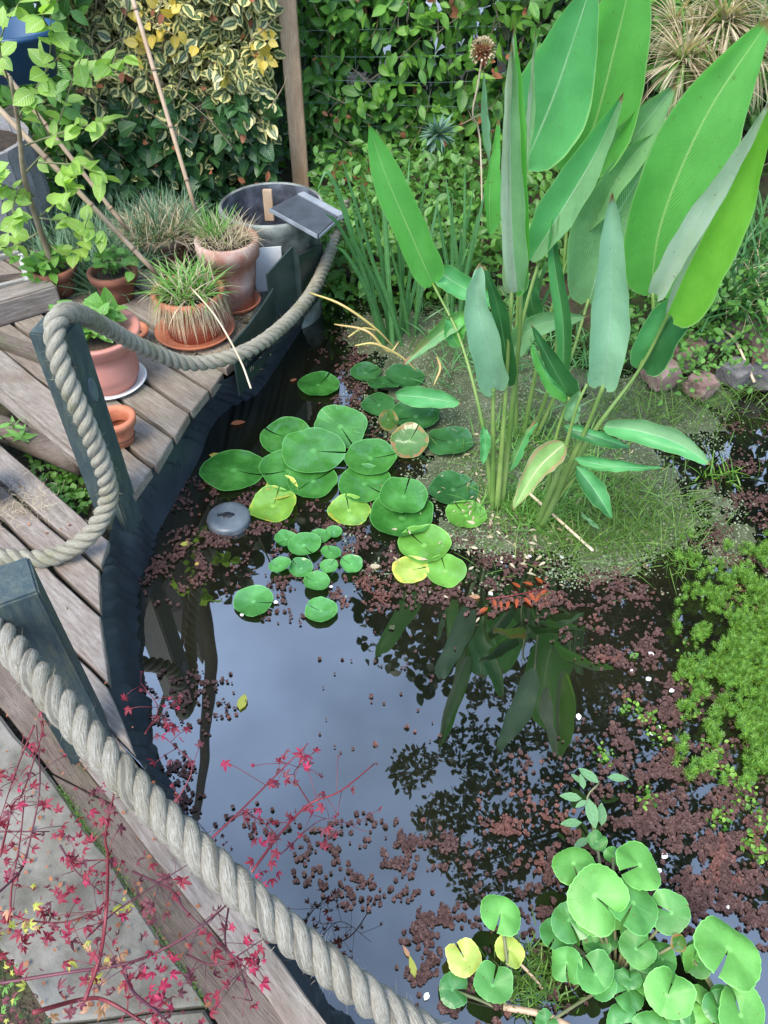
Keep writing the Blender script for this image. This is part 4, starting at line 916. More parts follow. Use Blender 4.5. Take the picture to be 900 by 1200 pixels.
def stalk(root, pts, r0=.009, r1=.005, mat='stalk'):
    tubes('stalk', [(spline([p if isinstance(p, Vector) else V(*p) for p in pts], 18), lambda t: (r0 + (r1 - r0) * min(1, t * 1.5)) * .86)], M[mat], root, 8)
random.seed(11)
bA_, bB_, bC_ = U(582, 598), U(632, 618), U(612, 515)
tA = empty('thalia_plant', bA_, 'left clump of tall paddle shaped water plant leaves, upright silvery leaf foremost', 'water plant', 'tall paddle leaved water plants')
tB = empty('thalia_plant', bB_, 'right clump of tall paddle leaves rising from the thick splayed green stalk', 'water plant', 'tall paddle leaved water plants')
tC = empty('thalia_plant', bC_, 'rear clump of tall paddle leaves reaching above the top of the frame', 'water plant', 'tall paddle leaved water plants')
# rear clump
blade(tC, [(614, 196, 1.95), (650, 110, 1.9), (694, -20, 1.85)], 46, 44, 12, 10, 'th_teal', 'th_teal', ex=.8, pw=.62)
blade(tC, [(668, 205, 2.0), (695, 150, 1.98), (722, 50, 1.95), (748, -60, 1.9)], 48, 48, 10, 12, 'th_bright', 'th_bright', ex=.8, pw=.62)
blade(tC, [(672, 275, 2.0), (702, 215, 1.97), (745, 158, 1.93), (792, 98, 1.9)], 30, 34, 18, 14, 'th_pale', 'th_pale', ex=.85, pw=.75)
blade(tC, [(690, 355, 1.95), (715, 270, 1.95), (748, 210, 1.93), (783, 150, 1.9)], 48, 48, 12, 12, 'th_pale', 'th_pale', ex=.72, pw=.6)
blade(tC, [(574, 275, 1.9), (574, 220, 1.88), (584, 140, 1.86)], 5, 18, 10, 30, 'th_bright', 'th_bright', ex=.8)
blade(tC, [(574, 195, 1.95), (568, 140, 1.93), (567, 84, 1.9)], 7, 8, 40, 40, 'th_blue', 'th_blue', ex=.9)
blade(tC, [(628, 375, 1.85), (622, 345, 1.84), (630, 318, 1.83)], 12, 13, 12, 20, 'th_dark', 'th_dark')
blade(tC, [(660, 455, 1.7), (660, 380, 1.7), (648, 290, 1.72), (655, 232, 1.75)], 11, 13, 30, 40, 'th_teal', 'th_dark', ex=.6)
blade(tC, [(598, 414, 1.8), (628, 382, 1.78), (690, 370, 1.75)], 16, 18, 18, 20, 'th_pale', 'th_pale')
for a in ([(600, 500), (640, 385), (678, 262)], ):
    stalk(tC, [bC_, V(640, 385, 1.9), V(680, 262, 1.98)], .010, .005)
stalk(tC, [bC_ + Vector((-.02, 0, 0)), V(605, 400, 1.9), V(614, 196, 1.95)], .010, .005)
stalk(tC, [bC_ + Vector((.03, 0, 0)), V(650, 420, 1.9), V(670, 200, 2.0)], .010, .005)
stalk(tC, [bC_ + Vector((.04, .0, 0)), V(665, 430, 1.9), V(690, 350, 1.95)], .010, .005)
# left clump
blade(tA, [(507, 333, 1.85), (486, 285, 1.83), (452, 205, 1.80), (431, 143, 1.78)], 22, 25, 18, 16, 'th_bright', 'th_bright', ex=.62, pw=.72)
blade(tA, [(508, 315, 1.87), (540, 335, 1.85), (590, 360, 1.83)], 15, 15, 10, 10, 'th_teal', 'th_teal')
blade(tA, [(553, 366, 1.8), (515, 392, 1.78), (472, 428, 1.76)], 10, 13, 20, 20, 'th_pale', 'th_brown', ex=.6)
blade(tA, [(535, 365, 1.8), (530, 390, 1.78), (538, 408, 1.77)], 17, 12, 15, 20, 'th_bright', 'th_teal')
blade(tA, [(601, 342, 1.62), (606, 270, 1.60), (606, 160, 1.56), (602, 26, 1.52)], 18, 22, 25, 35, 'th_silver', 'th_bright', ex=.5, pw=.62, wave=.15)
blade(tA, [(606, 341, 1.59), (600, 270, 1.57), (598, 160, 1.55), (600, 50, 1.52)], 16, 19, 20, 12, 'th_silver', 'th_pale', ex=.45, pw=.6, wave=.1)
blade(tA, [(622, 305, 1.75), (650, 260, 1.73), (695, 185, 1.70), (731, 108, 1.66)], 27, 22, 12, 28, 'th_teal', 'th_pale', ex=.75, pw=.7)
blade(tA, [(616, 210, 1.8), (622, 130, 1.78), (627, 38, 1.76)], 5, 7, 25, 40, 'th_silver', 'th_pale', ex=.9)
blade(tA, [(582, 456, 1.62), (572, 410, 1.58), (560, 355, 1.56), (563, 308, 1.55)], 25, 22, 22, 30, 'th_blue', 'th_blue', ex=.60, pw=.6, wave=.2)
blade(tA, [(596, 452, 1.64), (592, 410, 1.62), (582, 355, 1.60), (566, 312, 1.58)], 12, 16, 10, 30, 'th_dark', 'th_dark', ex=.62, pw=.65)
blade(tA, [(566, 500, 1.6), (569, 520, 1.59), (565, 546, 1.58)], 7, 7, 15, 15, 'th_teal')
blade(tA, [(598, 552, 1.55), (614, 515, 1.55), (632, 490, 1.54)], 6, 7, 15, 15, 'th_brown', 'th_teal')
st_ = U(577, 595)
stalk(tA, [st_, V(566, 500, 1.62), V(540, 400, 1.75), V(507, 332, 1.85)], .009, .004)
stalk(tA, [bA_, V(590, 500, 1.61), V(600, 340, 1.61)], .012, .006)
stalk(tA, [bA_ + Vector((.015, .01, 0)), V(600, 480, 1.66), V(608, 400, 1.65), V(611, 335, 1.66)], .011, .006)
stalk(tA, [bA_ + Vector((-.012, 0, 0)), V(578, 500, 1.61), V(578, 455, 1.61)], .010, .006)
stalk(tA, [bA_ + Vector((.02, .02, 0)), V(600, 490, 1.7), V(612, 380, 1.72), V(640, 280, 1.74)], .009, .005)
# right clump
blade(tB, [(762, 345, 1.70), (775, 260, 1.66), (825, 140, 1.62), (905, 18, 1.58)], 42, 60, 10, 22, 'th_bright', 'th_bright', ex=.72, pw=.62)
blade(tB, [(752, 432, 1.62), (775, 385, 1.60), (808, 345, 1.58), (840, 300, 1.57)], 22, 30, 12, 20, 'th_teal', 'th_dark', ex=.55, pw=.6)
blade(tB, [(782, 368, 1.52), (810, 305, 1.50), (860, 205, 1.47), (915, 95, 1.44)], 8, 50, 15, 20, 'th_silver', 'th_yel', ex=.6, pw=.6)
blade(tB, [(768, 345, 1.49), (800, 285, 1.47), (852, 205, 1.45), (903, 118, 1.43)], 17, 16, 25, 15, 'th_silver', 'th_silver', ex=.45, pw=.55, wave=.35)
blade(tB, [(705, 452, 1.44), (714, 390, 1.42), (716, 310, 1.40), (718, 226, 1.38)], 26, 27, 22, 22, 'th_blue', 'th_blue', ex=.55, pw=.6, wave=.2)
blade(tB, [(668, 466, 1.55), (645, 425, 1.54), (622, 380, 1.53)], 10, 20, 20, 30, 'th_dark', 'th_dark', ex=.6)
blade(tB, [(664, 466, 1.53), (640, 440, 1.52), (621, 396, 1.52)], 12, 5, 20, 20, 'th_bright', 'th_teal', ex=.6)
blade(tB, [(671, 494, 1.5), (672, 475, 1.5), (681, 456, 1.49)], 10, 10, 15, 15, 'th_pale')
blade(tB, [(708, 500, 1.46), (750, 505, 1.42), (795, 520, 1.38), (833, 545, 1.34)], 17, 17, 22, 14, 'th_pale', 'th_teal', ex=.72, pw=.65, wave=.1)
blade(tB, [(661, 500, 1.5), (700, 512, 1.47), (740, 526, 1.45)], 9, 12, 20, 20, 'th_teal', 'th_dark')
blade(tB, [(673, 538, 1.46), (715, 546, 1.44), (779, 549, 1.42)], 9, 8, 20, 20, 'th_teal', 'th_teal')
blade(tB, [(675, 546, 1.46), (697, 575, 1.42), (718, 609, 1.38)], 14, 13, 18, 18, 'th_teal', 'th_dark')
blade(tB, [(661, 520, 1.46), (630, 550, 1.42), (600, 599, 1.36)], 15, 17, 18, 14, 'th_pink', 'th_pink', ex=.62)
blade(tB, [(703, 620, 1.5), (690, 610, 1.5), (680, 600, 1.5)], 3, 3, 18, 14, 'th_pale')
stalk(tB, [bB_, V(660, 560, 1.5), V(688, 500, 1.47), V(708, 450, 1.44)], .019, .006)
stalk(tB, [bB_ + Vector((.01, .01, 0)), V(655, 575, 1.53), V(700, 500, 1.55), V(750, 432, 1.6), V(790, 355, 1.58)], .016, .005)
stalk(tB, [bB_ + Vector((-.01, 0, 0)), V(655, 550, 1.47), V(675, 480, 1.45), V(688, 450, 1.46)], .012, .004, 'stalk')
stalk(tB, [bB_ + Vector((.0, .01, 0)), V(665, 570, 1.5), V(690, 545, 1.47)], .008, .004)
stalk(tB, [V(640, 600, 1.53), V(650, 520, 1.53), V(667, 465, 1.54)], .008, .005)
stalk(tB, [V(750, 432, 1.61), V(765, 395, 1.65), V(765, 340, 1.69)], .007, .005)
# fallen cane
a, b = U(612, 572, .06), U(693, 645, .01)
o = box('fallen_stem', a, b - a, Vector((.008, -.012, 0)), Vector((0, 0, .007)), M['straw_stem'], None, .002); tag(o, 'flat pale brown fallen stem leaning on the thick stalk', 'stem')
# ------------------------------------------------------------------ lily pads
PADC = [tuple(U(268, 607)[:2]) + (.065,)]
def pad(px, py, dia, notch=0, mat='pad', lab='', z=.006, tilt=(0, 0), cup=.06, notchw=.055, name='lily_pad', cat='lily pad', group='lily pads floating on the pond', parent=None, sx=1, wav=.02, lobe=0, fold=0):
    c = U(px, py, z); r = dia / 2 / F * ((CAMH - z) / -ray(px, py).z)
    if parent is None: PADC.append((c.x, c.y, r))
    na, nr = (72 if lobe else 44), 6; vs, fs, uv = [(0, 0, -.02 * r * 0)], [], [(0, 0)]
    sd_ = random.uniform(0, 99)
    for i in range(1, nr + 1):
        f = i / nr
        for j in range(na + 1):
            a = notchw * (1 - .35 * f) + (2 * math.pi - 2 * notchw * (1 - .35 * f)) * j / na
            rr = r * f * (1 + .11 * nz3(math.cos(a) * 1.2, math.sin(a) * 1.2, sd_) * f + .03 * nz3(math.cos(a) * 5, math.sin(a) * 5, sd_) * f + lobe * .03 * abs(math.cos(a * 11)) * f ** 4)
            am = min(a, 2 * math.pi - a); kid = math.exp(-((am - .55) / .5) ** 2) if lobe else 0
            if lobe: rr *= (1 + .20 * kid * f) * (1 - .10 * math.exp(-((am - math.pi) / .9) ** 2))
            zc = r * (cup * f ** 4 + wav * math.sin(a * 3 + sd_) * f * f + .03 * nz3(math.cos(a) * 2.2 * f, math.sin(a) * 2.2 * f, sd_) + (.16 if parent is None else .05) * f ** 7 * max(0, nz3(math.cos(a) * 1.6, math.sin(a) * 1.6, sd_ + 9))) + r * fold * abs(math.sin(a)) * f ** 1.3 + r * lobe * .30 * kid * f ** 1.5
            vs.append((rr * math.cos(a) * sx, rr * math.sin(a), zc)); uv.append((f, j / na))
    for j in range(na): fs.append((0, 1 + j, 2 + j))
    for i in range(nr - 1):
        for j in range(na): a = 1 + i * (na + 1) + j; fs.append((a, a + na + 1, a + na + 2, a + 1))
    me = mesh(name, vs, fs, M[mat], uv)
    mw = Matrix.Translation(c) @ Matrix.Rotation(R_(tilt[0]), 4, 'X') @ Matrix.Rotation(R_(tilt[1]), 4, 'Y') @ Matrix.Rotation(R_(notch), 4, 'Z')
    o = link(name, me, parent, mw)
    if parent is None: tag(o, lab, cat, group)
    return o
random.seed(3)
PADS = [
 (373, 451, 50, 60, 'pad', 'solitary green pad farthest back near the dark water', .006, (0, 0)),
 (274, 551, 74, -15, 'pad', 'leftmost large green pad beside the liner', .006, (0, 0)),
 (367, 564, 60, 40, 'pad', 'green pad below the raised overlapping pair', .006, (0, 0)),
 (338, 552, 66, -160, 'pad', 'green pad wedged between the leftmost pad and the raised pair', .010, (3, 5)),
 (336, 513, 62, 150, 'pad', 'pad half hidden at the upper left of the raised pair', .012, (4, 0)),
 (399, 500, 62, -60, 'pad', 'tilted pad standing up at the back of the cluster', .03, (14, 0)),
 (367, 528, 72, -5, 'pad', 'large notched pad lying on top of the cluster', .03, (5, 4)),
 (427, 567, 64, -40, 'pad', 'green pad in the middle right of the cluster', .008, (0, 0)),
 (434, 537, 60, 10, 'pad', 'green pad with open notch at the right of the cluster', .018, (2, -4)),
 (320, 593, 56, 80, 'pad_yel', 'yellow rimmed pad above the small pads', .005, (0, 0)),
 (330, 572, 40, 20, 'pad_gold', 'golden sliver of a pad peeping out above the yellow rimmed pad', .004, (0, 0)),
 (409, 598, 50, 100, 'pad_yel', 'yellow rimmed pad at the centre of the pond with orange edge', .005, (0, 0)),
 (471, 607, 76, 70, 'pad', 'largest flat green pad at the lower right of the cluster', .006, (0, 0)),
 (473, 582, 56, 75, 'pad', 'cupped green pad resting on the largest flat pad', .035, (8, 6)),
 (428, 437, 38, 20, 'pad_dark', 'dark pad at the top of the shaded group', .008, (0, 0)),
 (449, 449, 40, -70, 'pad_dark', 'shiny dark pad tilted toward the viewer', .03, (-16, 8)),
 (444, 475, 40, 120, 'pad_dark', 'dark pad below the tilted shiny pad', .012, (0, 0)),
 (474, 443, 46, 0, 'pad_dark', 'dark pad behind the tilted shiny pad', .01, (0, 5)),
 (487, 488, 60, 200, 'pad_dark', 'wide dark pad under the pale floating leaf', .014, (0, 0)),
 (455, 492, 26, 90, 'pad_orange', 'small browned pad standing on edge', .03, (48, 30)),
 (480, 517, 44, 60, 'pad_orange', 'folded dark pad with an orange brown rim', .03, (26, -10)),
 (527, 518, 56, 160, 'pad_dark', 'dark pad lying beside the thalia stalks', .01, (0, 0)),
 (531, 574, 58, 30, 'pad_dark', 'dark round pad at the edge of the grey green mat', .006, (0, 0)),
 (546, 604, 48, 120, 'pad_lime', 'lime pad with yellow rim at the foot of the left clump', .006, (0, 0)),
 (497, 639, 64, 130, 'pad_lime', 'lime green pad directly below the largest flat pad', .006, (0, 0)),
 (481, 668, 42, 10, 'pad_gold', 'pale yellowing pad at the bottom of the cluster', .005, (0, 0)),
 (522, 669, 48, 100, 'pad_lime', 'lowest right lime pad of the cluster', .009, (0, 0)),
 (297, 705, 46, -10, 'pad_small', 'lone green pad floating on the sky reflection at left', .004, (0, 0)),
 (376, 716, 38, 150, 'pad_small', 'lone green pad floating just below the small pads', .004, (0, 0)),
]
for (px, py, d, nt_, m, lab, z, tl) in PADS: pad(px, py, d, nt_, m, lab, z + .003, (tl[0] + random.uniform(-3.2, 3.2), tl[1] + random.uniform(-3.2, 3.2)), cup=random.uniform(.0, .14), wav=random.uniform(.02, .06), sx=random.uniform(.93, 1.04))
SM = [(335, 632, 27, 'hindmost left small pad of the small pad cluster'), (356, 639, 38, 'largest small pad in the middle of the small pad cluster'), (328, 663, 26, 'left front small pad of the small pad cluster'), (353, 666, 28, 'small pad directly below the largest one'), (371, 682, 31, 'frontmost small pad with upward notch'),
      (386, 664, 22, 'small pad right of centre of the cluster'), (375, 629, 26, 'small pad behind the largest one'), (388, 648, 24, 'tiny pad between the largest one and the right side'), (412, 661, 26, 'small pad floating apart at the right of the cluster'), (391, 624, 20, 'tiny dark pad at the upper right of the cluster')]
for i, (px, py, d, lab) in enumerate(SM): pad(px, py, d, random.uniform(-180, 180), 'pad_small', lab, .008 + .006 * (i % 3), (random.uniform(-8, 8), random.uniform(-8, 8)), .14, name='small_pad', cat='small pad', group='small pads floating below the lilies')
# pale oval floating leaf with white edge
sl_ = U(502, 470, .07); ol = blade(empty('floating_leaf', sl_, 'pale green oval leaf with white margin resting over the dark pads', 'leaf'), [(464, 463, 2.05), (500, 466, 2.0), (541, 473, 1.95)], 12, 12, 8, 8, 'th_teal', 'th_teal', ex=.9, pw=.6)
# skimmer lid
sk = U(268, 607, .012); sk_ = empty('skimmer_lid', sk, 'round grey floating skimmer lid with a black centre near the liner', 'skimmer lid')
lathe('lid', [(.001, .012), (.04, .012), (.055, .010), (.061, .006), (.063, 0), (.063, -.02)], sk, M['disk'], sk_, 40)
lathe('lid_hole', [(.001, .0145), (.012, .0145), (.017, .0125), (.018, .011)], sk, M['black'], sk_, 12, .8, .15)
o = box('lid_handle', sk + Vector((-.03, -.006, .0125)), Vector((.028, .006, 0)), Vector((-.002, .008, 0)), Vector((0, 0, .003)), M['black'], sk_, .001)
# floating loose leaves and petals
def flo(px, py, L, ang, mat, lab, tm=T_oval, cat='leaf', group=None, name='floating_leaf'):
    me = qmesh(name, tm[0] * np.array([1, 1, .4]), tm[1], tm[2], M[mat]); o = link(name, me, None, Matrix.Translation(U(px, py, .006)) @ Matrix.Rotation(R_(ang), 4, 'Z') @ Matrix.Scale(L, 4)); return tag(o, lab, cat, group)
flo(281, 832, .045, -8, 'lime', 'single lime yellow leaf floating on the sky reflection')
flo(211, 638, .035, -80, 'lime', 'pale yellow leaf floating beside the skimmer lid'); flo(245, 533, .05, -100, 'yellow', 'yellow leaf lying against the leftmost lily pad')
flo(240, 560, .03, 10, 'lime', 'cream leaf at the liner below the leftmost lily pad'); flo(228, 662, .022, -60, 'yellow', 'small orange leaf floating left of the small pads')
flo(270, 497, .05, -70, 'rust', 'brown leaf half sunk in the dark water beside the boards'); flo(340, 447, .03, -50, 'rust', 'brown orange leaf beside the farthest lily pad')
flo(487, 1146, .04, 15, 'lime', 'long pale leaf floating near the rope at the bottom', T_lance); flo(480, 1122, .025, 30, 'salmon', 'pink petal floating above the long pale leaf', T_lance)
flo(432, 664, .035, -85, 'drygrass', 'beige leaf right of the small pads'); flo(512, 722 - 60, .02, 60, 'drygrass', 'tan leaf tip beside the lowest lime pad')
flo(563, 725 - 25, .03, 80, 'salmon', 'tan leaf floating near the orange leaflets'); flo(738, 771, .03, -60, 'herb', 'small green leaf floating on the dark water at right')
for (px, py) in [(502, 1163), (760, 764), (744, 786), (678, 836), (782, 1000), (790, 1140 - 90), (798, 1060), (822, 700), (757, 797), (770, 850), (660, 655), (604, 652), (588, 657), (618, 652), (765, 862), (856, 1065), (845, 697), (672, 1145 - 60), (790, 808), (775, 1018), (573, 693), (390, 688), (285, 722), (320, 705)]:
    e = flo(px, py, random.uniform(.010, .018), random.uniform(0, 360), 'petal' if False else 'drygrass', 'small white petal floating on the pond', T_wide, 'petal', 'white petals scattered on the water', 'petal'); e.data.materials[0] = M['petal']
# orange leaflets sprig
og = empty('orange_sprig', U(605, 705, .006), 'sprig of bright orange leaflets on the dark water', 'sprig')
tubes('stem', [([U(570, 702, .008), U(600, 698, .012), U(640, 690, .008)], .0015)], M['redstem'], og)
for (px, py, a) in [(578, 702, 190), (586, 704, 185), (596, 704, 165), (606, 701, 170), (614, 700, 215), (620, 694, 200), (632, 697, 150), (572, 712, 120), (641, 692, 120), (610, 689, 40), (625, 686, 60), (636, 684, 30)]:
    me_ = qmesh('leaflet', T_lance[0], T_lance[1], T_lance[2], M['orange']); link('leaflet', me_, og, Matrix.Translation(U(px, py, .009)) @ Matrix.Rotation(R_(a), 4, 'Z') @ Matrix.Scale(random.uniform(.025, .04), 4))
# ------------------------------------------------------------------ marsh marigold bottom right
mm = empty('marsh_marigold', U(700, 1180, 0), 'cluster of round scalloped light green leaves at bottom right', 'water plant')
CA = [(587, 1069, 54, 'cal_l', 250, .10, (15, 10)), (577, 1155, 50, 'cal', 70, .07, (8, 0)), (545, 1124, 44, 'cal_y', 120, .05, (0, 0)), (597, 1112, 42, 'cal_y', 240, .05, (10, 15)), (530, 1160, 40, 'cal_d', 0, .02, (0, 0)),
      (672, 1012, 54, 'cal_l', 280, .12, (10, -14)), (697, 1050, 78, 'cal_l', 320, .15, (14, 6)), (750, 1014, 62, 'cal_l', 200, .13, (14, 8)), (742, 1058, 66, 'cal', 230, .12, (12, -4)), (787, 1070, 52, 'cal', 150, .10, (16, -14)),
      (667, 1078, 50, 'cal_d', 290, .09, (8, 0)), (664, 1128, 46, 'cal', 270, .08, (25, -30)), (698, 1142, 52, 'cal', 120, .08, (20, 20)), (745, 1112, 46, 'cal', 30, .08, (6, 0)), (736, 1160, 46, 'cal_d', 200, .05, (6, 0)), (782, 1167, 62, 'cal_l', 60, .08, (8, 8)),
      (768, 1130, 44, 'cal_d', 300, .04, (10, 0)), (854, 1112, 84, 'cal_l', 230, .13, (14, 10)), (868, 1190, 66, 'cal_l', 100, .07, (6, 8)), (728, 1200, 44, 'cal_d', 0, .05, (5, 0)), (766, 1212, 50, 'cal', 180, .05, (6, 0)), (812, 1125, 40, 'cal_l', 60, .05, (30, 30)), (823, 1180, 46, 'cal_l', 140, .05, (10, 10)),
      (695, 1078, 44, 'cal_l', 80, .10, (12, 0)), (805, 1215, 60, 'cal', 40, .05, (0, 0)), (699, 986, 24, 'cal', 40, .05, (0, 0)), (718, 1003, 24, 'cal', 60, .07, (30, 0)), (640, 1200, 30, 'cal_d', 40, .03, (0, 0)), (795, 1105, 24, 'pad_orange', 240, .09, (40, 20))]
ctrb = U(720, 1150, -.02); ctr2 = U(600, 1190, -.02); ctr3 = U(850, 1190, -.02)
random.seed(77)
for _ in range(22):
    qx, qy = random.choice([(700, 1100), (740, 1140), (700, 1170), (780, 1180), (850, 1170), (670, 1100), (765, 1090), (820, 1200)])
    CA.insert(0, (qx + random.gauss(0, 24), qy + random.gauss(0, 18), random.uniform(26, 44), random.choice(['cal_d', 'cal_d', 'cal', 'cal', 'cal_l']), random.uniform(0, 360), random.uniform(.02, .07), (random.gauss(0, 10), random.gauss(0, 10))))
paths = []
for (px, py, d, m, nt_, z, tl) in CA:
    pad(px, py, d * .92, nt_, m, '', z, (tl[0] + random.uniform(-12, 12), tl[1] + random.uniform(-12, 12)), random.uniform(-.30, -.08), .10, 'leaf', parent=mm, lobe=.0 if m == 'pad_orange' else 1.0, wav=.08, fold=random.uniform(.05, .35), sx=random.uniform(.78, .92))
    c_ = ctr2 if px < 620 else (ctr3 if px > 800 else ctrb); e_ = U(px, py, z - .003); paths.append((spline([c_, c_.lerp(e_, .5) + Vector((0, 0, .01)), e_], 8), .003))
tubes('stems', paths, M['twig'], mm, 6)
tubes('rhizome', [(spline([U(590, 1180, .01), U(640, 1190, .02), U(690, 1215, .01)], 10), .006), (spline([U(600, 1120, .03), U(625, 1145, .02), U(640, 1165, .0)], 10), .003)], M['bamboo'], mm, 7)
# fine feathery weed between
N = 500; P = Un(RNG.normal(622, 22, N), RNG.normal(1145, 22, N), .01); scatter('water_weed', T_blade_s, P, basis(rdir(N, (0, 0, .6), .6), rdir(N, (0, 0, 1), .5), np.stack([np.full(N, .06), RNG.uniform(.015, .04, N), np.full(N, .03)], 1)), M['hair'], None, 'stuff', 'fine dark green water weed between the round leaves', 'water weed')
# oval leaved sprig
os_ = empty('oval_leaf_sprig', U(690, 940, 0), 'sprig of small oval grey green leaves above the round leaves', 'water plant')
for (px, py, L, a, z) in [(702, 918, .052, 45, .05), (684, 925, .036, 0, .05), (712, 911, .046, -92, .05), (682, 936, .046, 80, .05), (688, 938, .03, 118, .05), (690, 936, .062, 182, .05), (705, 968, .052, -12, .03), (682, 964, .045, 92, .03), (682, 918, .03, 40, .04), (690, 982, .04, 120, .02), (697, 985, .04, -140, .02), (700, 975, .04, -170, .02)]:
    me_ = qmesh('leaf', T_oval[0] * np.array([.8, 1, .5]), T_oval[1], T_oval[2], M['th_pale']); link('leaf', me_, os_, Matrix.Translation(U(px, py, z)) @ Matrix.Rotation(R_(a), 4, 'Z') @ Matrix.Rotation(R_(random.uniform(-12, 12)), 4, 'Y') @ Matrix.Scale(L, 4))
tubes('stem', [(spline([U(700, 1000, 0), U(694, 965, .03), U(688, 935, .05), U(702, 918, .05)], 10), .002)], M['twig'], os_, 5)
# ------------------------------------------------------------------ floating carpets
def sample(n, dens, box_):
    x0, y0, x1, y1 = box_; out = []; tot = 0
    nzc = np.array
    while tot < n:
        px = RNG.uniform(x0, x1, 4000); py = RNG.uniform(y0, y1, 4000); k = RNG.uniform(0, 1, 4000)
        d_ = np.array([dens(a_, b_) for a_, b_ in zip(px, py)]); s_ = k < d_; out.append(np.stack([px[s_], py[s_]], 1)); tot += s_.sum()
    return np.concatenate(out)[:n]
def blobs(px, py, L):
    return max([0] + [s_ * max(0, 1 - ((px - x) / a) ** 2 - ((py - y) / b) ** 2) for (x, y, a, b, s_) in L])
AZ = [(300, 610, 110, 45, 1.1), (230, 630, 70, 60, 1.0), (200, 665, 45, 50, .9), (440, 640, 90, 40, 1.6), (520, 690, 110, 35, 1.4), (440, 690, 70, 40, 1.2), (600, 660, 70, 30, 1.3), (400, 430, 40, 60, 1.5), (430, 500, 60, 60, 1.2), (640, 705, 110, 25, 1.0), (350, 700, 100, 22, .35),
      (720, 690, 60, 40, 1.4), (750, 760, 60, 50, .9), (790, 830, 80, 60, .9), (800, 930, 110, 80, 1.5), (870, 1010, 90, 110, 1.6), (720, 860, 50, 30, .7), (590, 1010, 50, 60, .6), (800, 1050, 90, 60, 1.3), (640, 1060, 80, 60, .8), (880, 580, 60, 50, 1.0), (850, 640, 60, 40, 1.3), (900, 700, 60, 50, 1.0), (870, 510, 40, 30, .35), (330, 575, 150, 30, .8), (560, 640, 90, 40, 1.2), (700, 750, 60, 30, .4), (640, 900, 60, 40, .12),
      (440, 1010, 110, 60, .28), (480, 990, 60, 35, .6), (520, 1120, 60, 70, .55), (300, 970, 60, 30, .1), (220, 820, 70, 45, .22), (200, 930, 40, 60, .3), (540, 1180, 60, 40, .6), (440, 800, 120, 120, .012), (700, 1000, 120, 60, .5), (650, 1130, 60, 60, .8), (620, 950, 70, 40, .1), (330, 690, 60, 50, .45)]
def az_d(px, py):
    b = blobs(px, py, AZ)
    if b <= 0: return 0
    w = nz3(px * .035, py * .045, 2) * .8 + nz3(px * .11, py * .14, 6) * .5
    return min(1, max(0, min(b, 1.1) * .62 + w * 1.5 + .5 * nz3(px * .3, py * .35, 1) - .42) * 1.5) if b > .25 else (b * max(0, .6 + w * 2))
AP = sample(14000, az_d, (160, 380, 1000, 1220))
T_az = tmerge([(leaf_t(1, 1, lambda t: .5 + .5 * t, .75, .1, 0), Matrix.Rotation(a + .5 * math.sin(a * 7), 4, 'Z') @ Matrix.Rotation(.3 + .35 * math.sin(a * 5), 4, 'X') @ Matrix.Scale(.55 + .3 * math.sin(a * 3 + 1) ** 2, 4)) for a in np.linspace(0, 6.283, 7, False)])
P = Un(AP[:, 0], AP[:, 1], .003); wq = pdist(P[:, 0], P[:, 1], pond); ok = wq < 0
def off_pads(P, sh=.93):
    ok = np.ones(len(P), bool)
    for (cx_, cy_, r_) in PADC: ok &= np.hypot(P[:, 0] - cx_, P[:, 1] - cy_) > r_ * sh
    return ok
P = P[ok & off_pads(P)]; N = len(P); P[:, 2] += RNG.uniform(0, .004, N)
ang = RNG.uniform(0, 6.283, N); d_ = np.stack([np.cos(ang), np.sin(ang), RNG.normal(size=N) * .12], 1); Bz = basis(d_, rdir(N, (0, 0, 1), .22), RNG.uniform(.0032, .0085, N) )
AP = None; big = np.array([nz3(p[0] * 5, p[1] * 5, 8) + .5 * nz3(p[0] * 40, p[1] * 40, 1) for p in P]) > .34
scatter('azolla', T_az, P[~big], Bz[~big], M['azolla'], None, 'stuff', 'dusky brown floating fern covering parts of the water', 'floating fern')
scatter('azolla', T_az, P[big], Bz[big], M['azolla_r'], None, 'stuff', 'redder patches of floating fern among the brown fern', 'floating fern')
# grey green mat
MT = [(560, 470, 150, 90, 2.0), (530, 410, 110, 60, 2.0), (640, 560, 170, 75, 2.0), (600, 620, 110, 40, 1.6), (720, 610, 120, 60, 1.8), (760, 480, 110, 55, 1.6), (700, 660, 80, 35, 1.0), (830, 600, 50, 40, .9), (860, 640, 50, 40, .8), (440, 395, 60, 30, 1.2)]
gx = np.arange(-.25, 1.9, .012); gy = np.arange(1.15, 3.0, .012); mv = {}; vs, fs, uv = [], [], []
def w2p(x, y, z=0):
    dx, dy, dz = x, y, z - CAMH; dep = dy * c45 - dz * s45; return 450 + dx / dep * F, 600 - (dy * s45 + dz * c45) / dep * F
mk = np.zeros((len(gx), len(gy)), bool)
for i, x in enumerate(gx):
    for j, y in enumerate(gy):
        px, py = w2p(x, y); mk[i, j] = blobs(px, py, MT) + .7 * nz3(x * 9, y * 9, 3) + .35 * nz3(x * 32, y * 32, 3) > .62
for i in range(len(gx) - 1):
    for j in range(len(gy) - 1):
        if mk[i, j]:
            q = []
            for (a_, b_) in ((i, j), (i + 1, j), (i + 1, j + 1), (i, j + 1)):
                if (a_, b_) not in mv: mv[(a_, b_)] = len(vs); x, y = gx[a_], gy[b_]; vs.append((x + nz3(x * 40, y * 40, 1) * .006, y + nz3(x * 40, y * 40, 9) * .006, .0045 + .003 * abs(nz3(x * 25, y * 25, 5)))); uv.append((x, y))
                q.append(mv[(a_, b_)])
            fs.append(q)
t = NT('algae_mat'); oc = t.n('ShaderNodeTexCoord').outputs['Object']; n1 = t.noise(oc, 7, 5, .65); n2 = t.noise(oc, 260, 3, .7)
